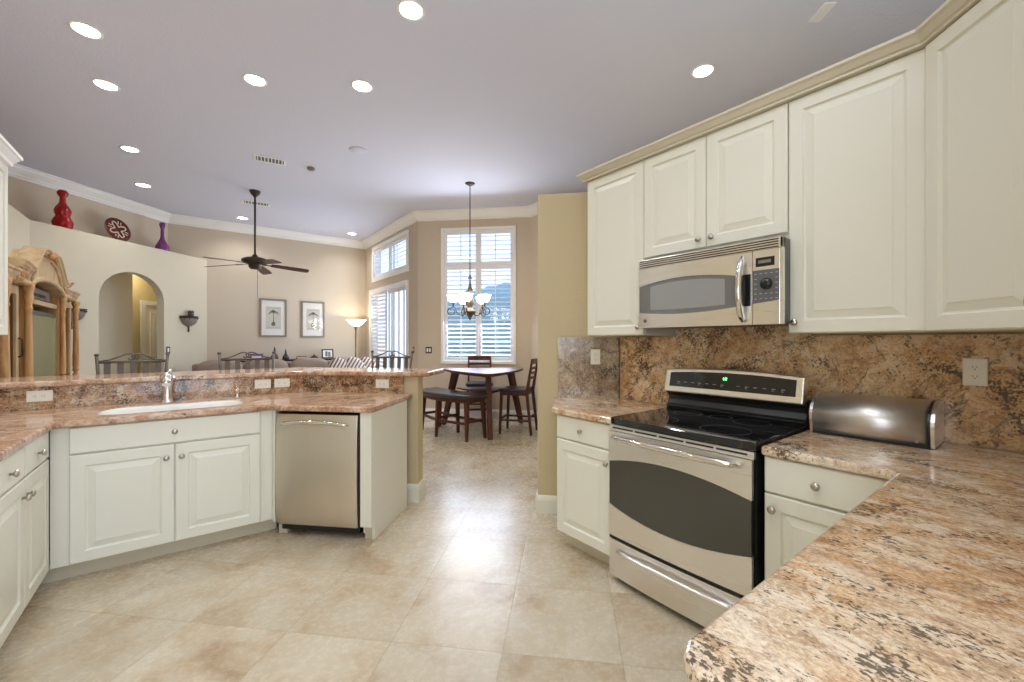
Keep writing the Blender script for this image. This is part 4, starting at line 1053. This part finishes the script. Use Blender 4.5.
MB().box(c0 + .03, .035, 1.70, c1 - .03, D_ - .03, 1.745).build('shelf', M['pine_w'], t, .003)
# pediment: blocks at the ends, bonnet-shaped rise with an arched underside in the middle
def smooth(v): v = max(0, min(1, v)); return v * v * (3 - 2 * v)
HB = .88
def zt_(s_): return 2.03 + .205 * smooth((.62 - abs(s_)) / .40) - .03 * math.exp(-((abs(s_) - .60) / .09) ** 2)
def zb_(s_): return 1.83 + .09 * (max(0, 1 - (s_ / .56) ** 2)) ** .6
n = 56; rg = []; rg2 = []
for i in range(n + 1):
    s_ = -HB + 2 * HB * i / n; x = xc_ + s_; a_ = zt_(s_); b2 = zb_(s_)
    rg.append([(x, .10, a_), (x, -.048, a_), (x, -.05, a_ - .015), (x, -.036, a_ - .025), (x, -.030, a_ - .045), (x, -.018, a_ - .055), (x, -.018, a_ - .065), (x, .10, a_ - .065)])
    rg2.append([(x, .10, b2 + .045), (x, -.012, b2 + .045), (x, -.03, b2 + .035), (x, -.03, b2 + .012), (x, -.018, b2), (x, .10, b2)])
MB().rings(rg, False, True).build('pediment_moulding', M['pine_w'], t)
MB().rings(rg2, False, True).build('arched_rail', M['pine_w'], t)
rg = [[(xc_ - HB + .01 + (2 * HB - .02) * i / n, -.002, zb_(-HB + .01 + (2 * HB - .02) * i / n) + .02), (xc_ - HB + .01 + (2 * HB - .02) * i / n, -.002, zt_(-HB + .01 + (2 * HB - .02) * i / n) - .03), (xc_ - HB + .01 + (2 * HB - .02) * i / n, D_ * .3, zt_(-HB + .01 + (2 * HB - .02) * i / n) - .03), (xc_ - HB + .01 + (2 * HB - .02) * i / n, D_ * .3, zb_(-HB + .01 + (2 * HB - .02) * i / n) + .02)] for i in range(n + 1)]
MB().rings(rg, False, True).build('pediment', M['pine_w'], t)
for sx in (-1, 1):
    f = MB()
    for k in range(5): f.box(xc_ + sx * .74 - .085 + k * .036, -.014, 1.89, xc_ + sx * .74 - .085 + k * .036 + .020, -.001, 1.975)
    f.build('fluted_block', M['pine'], t, .006)
    MB().tube([(xc_ + sx * q, -.008, zt_(q) - .10 - .03 * k / 6) for k, q in enumerate((.10, .18, .27, .36, .45, .52, .56))], [.008, .013, .017, .018, .016, .012, .006], 8).build('carved_scroll', M['pine_w'], t)
pc = MB()
for k in range(5): pc.lathe([(.001, -.04), (.020, -.02), (.026, 0), (.02, .02), (.001, .035)], (xc_ + (k - 2) * .04, -.045, 2.205 - abs(k - 2) * .015), 10)
pc.build('carved_crest', M['pine'], t)
# TV and player
t = thing('television', 'older television with grey-green screen inside the pine armoire', 'television', (AX - .035, AY + (c0 + c1) / 2, .746), 90)
MB().box(-.53, .0, .001, .53, .30, .90).build('tv_case', M['tvcase'], t, .02, 3); MB().prism(rrect(-.47, .16, .47, .85, .03), -.012, .001, 'y').build('tv_screen', M['tvgl'], t, .004)
MB().box(-.47, -.006, .05, .47, .001, .12).build('speaker_grille', M['charc'], t)
t = thing('media_player', 'dark grey media player on the top shelf of the armoire', 'media player', (AX - .045, AY + (c0 + c1) / 2 + .05, 1.7465), 90)
MB().box(-.30, 0, .008, .30, .30, .11).build('player_case', M['charc'], t, .006); MB().box(-.25, -.004, .03, .1, .001, .06).build('display', M['blackgl'], t)
for s in (-.25, .25): MB().lathe([(.015, 0), (.015, .008)], (s, .06, 0), 12).build('foot', M['black'], t)
for s in (-.25, .25): MB().lathe([(.015, 0), (.015, .008)], (s, .26, 0), 12).build('foot', M['black'], t)

# ------------------------------------------------------------------ ledge decor
def vase(label, name, x, y, prof, m, z=2.92, group=None):
    o = MB().lathe(prof, n=28).build(name, m, loc=(x, y, z)); tag(o, label, 'vase', group); return o
RV = [(.001, 0), (.09, .0), (.105, .05), (.11, .10), (.085, .16), (.072, .185), (.085, .22), (.09, .26), (.07, .31), (.045, .35), (.034, .38), (.03, .44), (.04, .46), (.055, .48), (.06, .51), (.045, .54), (.038, .545), (.03, .53), (.001, .50)]
k9 = 9.92
vase('red glass gourd-shaped vase on the ledge above the armoire', 'glass_vase', -1.43, k9 - 1.43, RV, M['red'])
PV = [(.001, 0), (.09, 0), (.10, .03), (.095, .09), (.06, .16), (.035, .21), (.026, .27), (.024, .38), (.034, .42), (.045, .46), (.036, .50), (.02, .505), (.001, .48)]
vase('purple glass bottle vase at the right end of the high ledge', 'glass_vase', -.40, k9 - .40, PV, M['purple'])
t = thing('decorative_plate', 'round maroon plate with cream looping pattern leaning on the high ledge', 'plate', (-.90, k9 - .90, 2.925), 45)
PT = Matrix.Rotation(R(-14), 4, 'X')
pl = MB(); pl.T = PT; pl.lathe([(.001, .0), (.12, .0), (.17, .012), (.19, .02), (.188, .028), (.15, .02), (.001, .012)], (0, 0, .19), 40, '-y'); pl.build('plate_disc', M['maroon'], t)
mo = MB(); mo.T = PT; pts = []
for i in range(49):
    a = 2 * pi * i / 48; r = .090 + .042 * cos(4 * a); pts.append((r * cos(a + .4), -.024, .19 + r * sin(a + .4)))
mo.tube(pts, .009, 6)
for k in range(4):
    a = .4 + pi / 4 + k * pi / 2; mo.tube([(.10 * cos(a - .15), -.024, .19 + .10 * sin(a - .15)), (.145 * cos(a - .1), -.026, .19 + .145 * sin(a - .1))], .007, 6); mo.tube([(.10 * cos(a + .2), -.024, .19 + .10 * sin(a + .2)), (.145 * cos(a + .2), -.026, .19 + .145 * sin(a + .2))], .007, 6)
mo.build('painted_loop', M['cream_g'], t)
es = MB(); 
for s in (-.07, .07): es.tube([(s, -.05, .03), (s, -.045, .003), (s, .06, .003), (s * .4, .02, .17)], .004, 6)
es.build('easel_stand', M['iron'], t)

# ------------------------------------------------------------------ wall sconces, switches on the arch wall
def sconce(x, label, candle=True):
    t = thing('wall_sconce', label, 'sconce', (x, 9.73 + x, 1.78), 45, 'iron wall sconces'); t.scale = (1.15, 1.15, 1.1)
    f = MB(); n = 14
    for rr, z in ((.15, .0), (.15, .02)):
        f.tube([(rr * cos(pi * i / n + pi), rr * .8 * sin(pi * i / n + pi) , z) for i in range(n + 1)], .006, 6)
    for k in range(7):
        a = pi + pi * k / 6; f.tube([(.15 * cos(a) * c, .12 * sin(a) * c, -.16 * (1 - c) ** .8) for c in (1, .92, .75, .5, .25, .05)], .005, 6)
    f.lathe([(.001, -.24), (.010, -.225), (.012, -.20), (.006, -.185), (.014, -.165), (.001, -.155)], (0, -.012, 0), 10)
    f.build('iron_basket', M['iron'], t)
    n = 10; rg = []
    for c, z in ((.14, -.01), (.13, -.06), (.10, -.105), (.05, -.135), (.012, -.15)):
        rg.append([(c * cos(pi + pi * i / n), c * .8 * sin(pi + pi * i / n) - .001, z) for i in range(n + 1)])
    MB().rings(rg, True, False, False).build('glass_bowl', M['sconce'], t)
    MB().box(-.15, -.006, -.02, .15, -.0005, .02).build('back_bar', M['iron'], t)
    if candle:
        MB().prism([(.155 * cos(pi + pi * i / 12), .125 * sin(pi + pi * i / 12)) for i in range(13)], .02, .026).build('tray', M['iron'], t)
        c = thing('candle_holder', 'small patterned candle jar standing on the right wall sconce', 'candle holder', (x + .06 * Q, 9.73 + x - .06 * Q, 1.8092), 45)
        MB().lathe([(.001, 0), (.045, 0), (.048, .02), (.048, .09), (.044, .10), (.040, .10), (.040, .05), (.001, .05)], n=20).build('jar', M['jar'], c)
        pb_ = MB()
        for k in range(8):
            for j in range(3):
                a = 2 * pi * k / 8 + (j % 2) * pi / 8; pb_.lathe([(.001, .0), (.010, .001), (.001, .004)], (.0485 * cos(a), .0485 * sin(a), .018 + j * .03), 8)
        pb_.build('beads', M['plate'], c)
sconce(-.045, 'iron basket wall sconce right of the arch with a candle jar')
sconce(-1.335, 'iron basket wall sconce half hidden behind the pine armoire', False)
outlet('bronze light switch on the wall right of the arch', (-.32, 9.4095, 1.20), 45, kind='switch', mt='switch')
outlet('dark bronze light switch on the wall beside the patio door', (3.2695, 7.27, 1.19), -90, kind='switch', mt='switch')
outlet('dark bronze double light switch left of the nook window', (3.41, 10.34 - 3.41 - .0007, 1.19), -45, kind='switch', gang=2, mt='switch')

# ------------------------------------------------------------------ pictures on the back wall
def picture(x0, x1, z0, z1, label, seed):
    t = thing('framed_picture', label, 'picture', ((x0 + x1) / 2, 9.97, 0), 0, 'framed palm prints'); w = (x1 - x0) / 2; k = .035
    f = MB(); f.box(-w, -.03, z0, -w + k, 0, z1); f.box(w - k, -.03, z0, w, 0, z1); f.box(-w + k, -.03, z0, w - k, 0, z0 + k); f.box(-w + k, -.03, z1 - k, w - k, 0, z1); f.build('frame', M['frame'], t, .004)
    MB().box(-w + k, -.012, z0 + k, w - k, -.002, z1 - k).build('mount', M['matbd'], t)
    W = w * .56; za, zb = z0 + .16, z1 - .16
    MB().box(-W, -.0145, za, W, -.0121, zb).build('print', M['art'], t)
    a = MB(); h = zb - za; rd = random.Random(seed)
    a.tube([(0, -.016, za + .12), (.004, -.016, za + h * .5), (0, -.016, za + h * .72)], [.010, .006, .005], 6)
    for q in range(11):
        an = pi * (-.12 + 1.24 * q / 10); L2 = W * .72 * (0.9 + .2 * rd.random()); zc = za + h * .72
        a.tube([(0, -.016, zc), (L2 * .35 * cos(an), -.016, zc + L2 * .42 * sin(an) + .02), (L2 * .75 * cos(an), -.016, zc + L2 * .45 * sin(an)), (L2 * cos(an), -.016, zc + L2 * .25 * sin(an) - .03)], [.004, .0055, .005, .0015], 5)
    a.lathe([(.001, -.045), (.035, -.03), (.04, 0), (.02, .04), (.001, .05)], (0, -.002, za + .11), 12)
    a.box(-W + .02, -.0155, za + .03, W - .02, -.0146, za + .034); a.box(-W + .02, -.0155, zb - .034, W - .02, -.0146, zb - .03)
    for o_ in a.bm.verts: o_.co.y = max(min(o_.co.y, -.0146), -.018)
    a.build('palm_drawing', M['artink'], t)
    MB().box(-w + k, -.022, z0 + k, w - k, -.020, z1 - k).build('glazing', M['glass'], t)
picture(1.112, 1.612, 1.44, 2.231, 'left of the two framed palm prints on the back wall', 1)
picture(1.886, 2.363, 1.433, 2.22, 'right of the two framed palm prints, nearer the floor lamp', 2)

# ------------------------------------------------------------------ floor lamp
t = thing('floor_lamp', 'lit torchiere floor lamp with glass bowl in the living room corner', 'floor lamp', (2.92, 9.52, 0))
MB().lathe([(.001, 0), (.15, 0), (.15, .015), (.10, .03), (.03, .05), (.001, .05)], n=28).build('base', M['iron2'], t)
MB().lathe([(.018, .04), (.028, .07), (.018, .10), (.022, .9), (.030, 1.0), (.022, 1.1), (.024, 1.58), (.038, 1.64), (.055, 1.68), (.05, 1.695), (.001, 1.695)], n=16).build('pole', wood('lamp_bronze', rgb(96, 76, 50), rgb(140, 116, 80), .4), t)
MB().lathe([(.05, 1.68), (.085, 1.70), (.14, 1.74), (.20, 1.81), (.22, 1.825), (.213, 1.825), (.135, 1.745), (.08, 1.71), (.04, 1.695)], n=28, cap=False).build('glass_shade', M['shade2'], t)
d = bpy.data.lights.new('torchiere_bulb', 'SPOT'); d.energy = 6; d.color = (1, .88, .68); d.spot_size = R(165); d.spot_blend = .3; d.shadow_soft_size = .06
o = bpy.data.objects.new('torchiere_bulb', d); C.objects.link(o); o.parent = t; o.location = (0, 0, 1.79); o.rotation_euler = (R(180), 0, 0)

# ------------------------------------------------------------------ sofa, console and its decor
t = thing('sofa', 'long taupe fabric sofa with loose back cushions along the back wall', 'sofa', (1.51, 8.97, 0))
def puff(x0, y0, z0, x1, y1, z1, nm, m=None, par=None, k=.35):
    mb = MB(); bmesh.ops.create_cube(mb.bm, size=2)
    bmesh.ops.subdivide_edges(mb.bm, edges=mb.bm.edges[:], cuts=5, use_grid_fill=True)
    for v in mb.bm.verts:
        c = v.co.copy(); q = Vector([abs(a) ** 3.2 * (1 if a > 0 else -1) for a in c]); nrm = (sum(abs(a) ** 3.2 for a in c)) ** (1 / 3.2)
        c = c / max(nrm, 1e-6) * max(abs(c.x), abs(c.y), abs(c.z)) if nrm > 0 else c
        v.co = Vector(((x0 + x1) / 2 + c.x * (x1 - x0) / 2, (y0 + y1) / 2 + c.y * (y1 - y0) / 2, (z0 + z1) / 2 + c.z * (z1 - z0) / 2))
    for f in mb.bm.faces: f.smooth = True
    return mb.build(nm, m or M['sofa'], par)
MB().box(-1.55, -.45, .06, 1.55, .45, .40).build('sofa_base', M['sofa'], t, .03, 3)
MB().box(-1.50, .22, .4001, 1.50, .45, .95).build('sofa_back', M['sofa'], t, .05, 3)
for s in (-1, 1): MB().box(min(s * 1.30, s * 1.55), -.45, .4001, max(s * 1.30, s * 1.55), .215, .70).build('arm', M['sofa'], t, .06, 4)
for i in range(4):
    xa = -1.46 + i * .73; puff(xa + .005, .02, .50, xa + .725, .27, 1.02, 'back_cushion', None, t)
    if 0 < i < 3: puff(xa + .005, -.44, .40, xa + .725, .12, .56, 'seat_cushion', None, t)
for i, (x, r_) in enumerate(((.86, 8), (1.14, 16), (1.40, 24))):
    o = puff(-.22, -.07, -.20, .22, .07, .20, 'throw_pillow', M['stripe']); o.location = (1.51 + x, 8.79 - .03 * i, .80); o.rotation_euler = (R(-14), R(30), R(-r_))
    tag(o, ('striped throw pillow on the sofa, farthest left of the three', 'striped throw pillow on the sofa, middle one of the three', 'striped throw pillow at the right end of the sofa, nearest the lamp')[i], 'pillow', 'striped sofa pillows')
for s in (-1.45, 1.45):
    for y in (-.38, .38): MB().box(s - .03, y - .03, 0, s + .03, y + .03, .06).build('foot', M['cherry'], t)
t = thing('console_table', 'dark wooden console table behind the sofa holding small ornaments', 'table', (1.7, 9.66, 0))
MB().box(-.95, -.16, .95, .75, .16, .98).build('tabletop', M['dframe'], t, .004); MB().box(-.90, -.13, .88, .70, .13, .9499).build('apron', M['dframe'], t)
for x in (-.88, .68):
    for y in (-.12, .12): MB().frustum((x, y, 0), .035, .035, (x, y, .88), .045, .045).build('leg', M['dframe'], t)
TV = [(.001, 0), (.05, 0), (.065, .02), (.06, .06), (.035, .10), (.02, .13), (.018, .15), (.012, .20), (.001, .24)]
vase('dark teardrop bottle on the console, left and taller of the pair', 'bottle_vase', 1.34, 9.64, [(a * 1.1, b_ * 1.12) for a, b_ in TV], M['iron'], .98, 'dark bottles on the console')
vase('dark teardrop bottle on the console, right and shorter of the pair', 'bottle_vase', 1.54, 9.64, [(a, b_ * .9) for a, b_ in TV], M['leather_b'], .98, 'dark bottles on the console')
t = thing('gift_box', 'mauve and white box on the console left of the dark bottles', 'box', (1.02, 9.64, .9805))
MB().box(-.11, -.06, 0, .11, .06, .10).build('box_body', M['mauve'], t, .004); MB().box(-.115, -.065, .1001, .115, .065, .125).build('lid', mat('mauve_lid', rgb(120, 84, 136), .5), t, .004)
MB().box(-.08, -.0625, .03, .08, -.0602, .075).build('band', M['matbd'], t)
t = thing('photo_frame', 'small dark-framed photo standing on the console near the lamp', 'photo frame', (2.36, 9.68, .98))
f = MB(); f.T = Matrix.Rotation(R(-8), 4, 'X'); f.box(-.12, -.01, 0, -.095, .01, .20); f.box(.095, -.01, 0, .12, .01, .20); f.box(-.095, -.01, 0, .095, .01, .025); f.box(-.095, -.01, .175, .095, .01, .20); f.build('frame', M['dframe'], t)
f = MB(); f.T = Matrix.Rotation(R(-8), 4, 'X'); f.box(-.095, -.002, .025, .095, .002, .175); f.build('photo', M['matbd'], t)
f = MB(); f.T = Matrix.Rotation(R(-8), 4, 'X'); f.box(-.05, -.004, .04, .0, -.002, .15); f.box(.01, -.004, .03, .06, -.002, .14); f.build('photo_print', M['artink'], t)
MB().tube([(0, .035, .15), (0, .10, .003)], .004, 6).build('strut', M['dframe'], t)
t = thing('trinket_stand', 'low dark arched stand on the console between the bottles and the lidded pot', 'ornament', (1.83, 9.64, .98))
MB().tube([(-.09, 0, .005), (-.09, 0, .05), (0, 0, .058), (.09, 0, .05), (.09, 0, .005)], .007, 8).build('arch', M['iron'], t); MB().box(-.10, -.03, 0, .10, .03, .008).build('base', M['iron'], t)
t = thing('lidded_pot', 'small dark lidded pot on the console left of the photo frame', 'pot', (2.08, 9.64, .98))
MB().lathe([(.001, 0), (.04, 0), (.075, .02), (.078, .035), (.06, .045), (.001, .045)], n=20).build('pot_body', M['iron'], t)
MB().lathe([(.062, .0452), (.04, .058), (.015, .066), (.012, .085), (.001, .09)], n=20).build('lid', M['iron'], t)

# warm light of the hallway
area('hall_lamp', (-.75, 10.15, 2.74), (0, 0, 0), .25, .25, 4, (1, .90, .76))
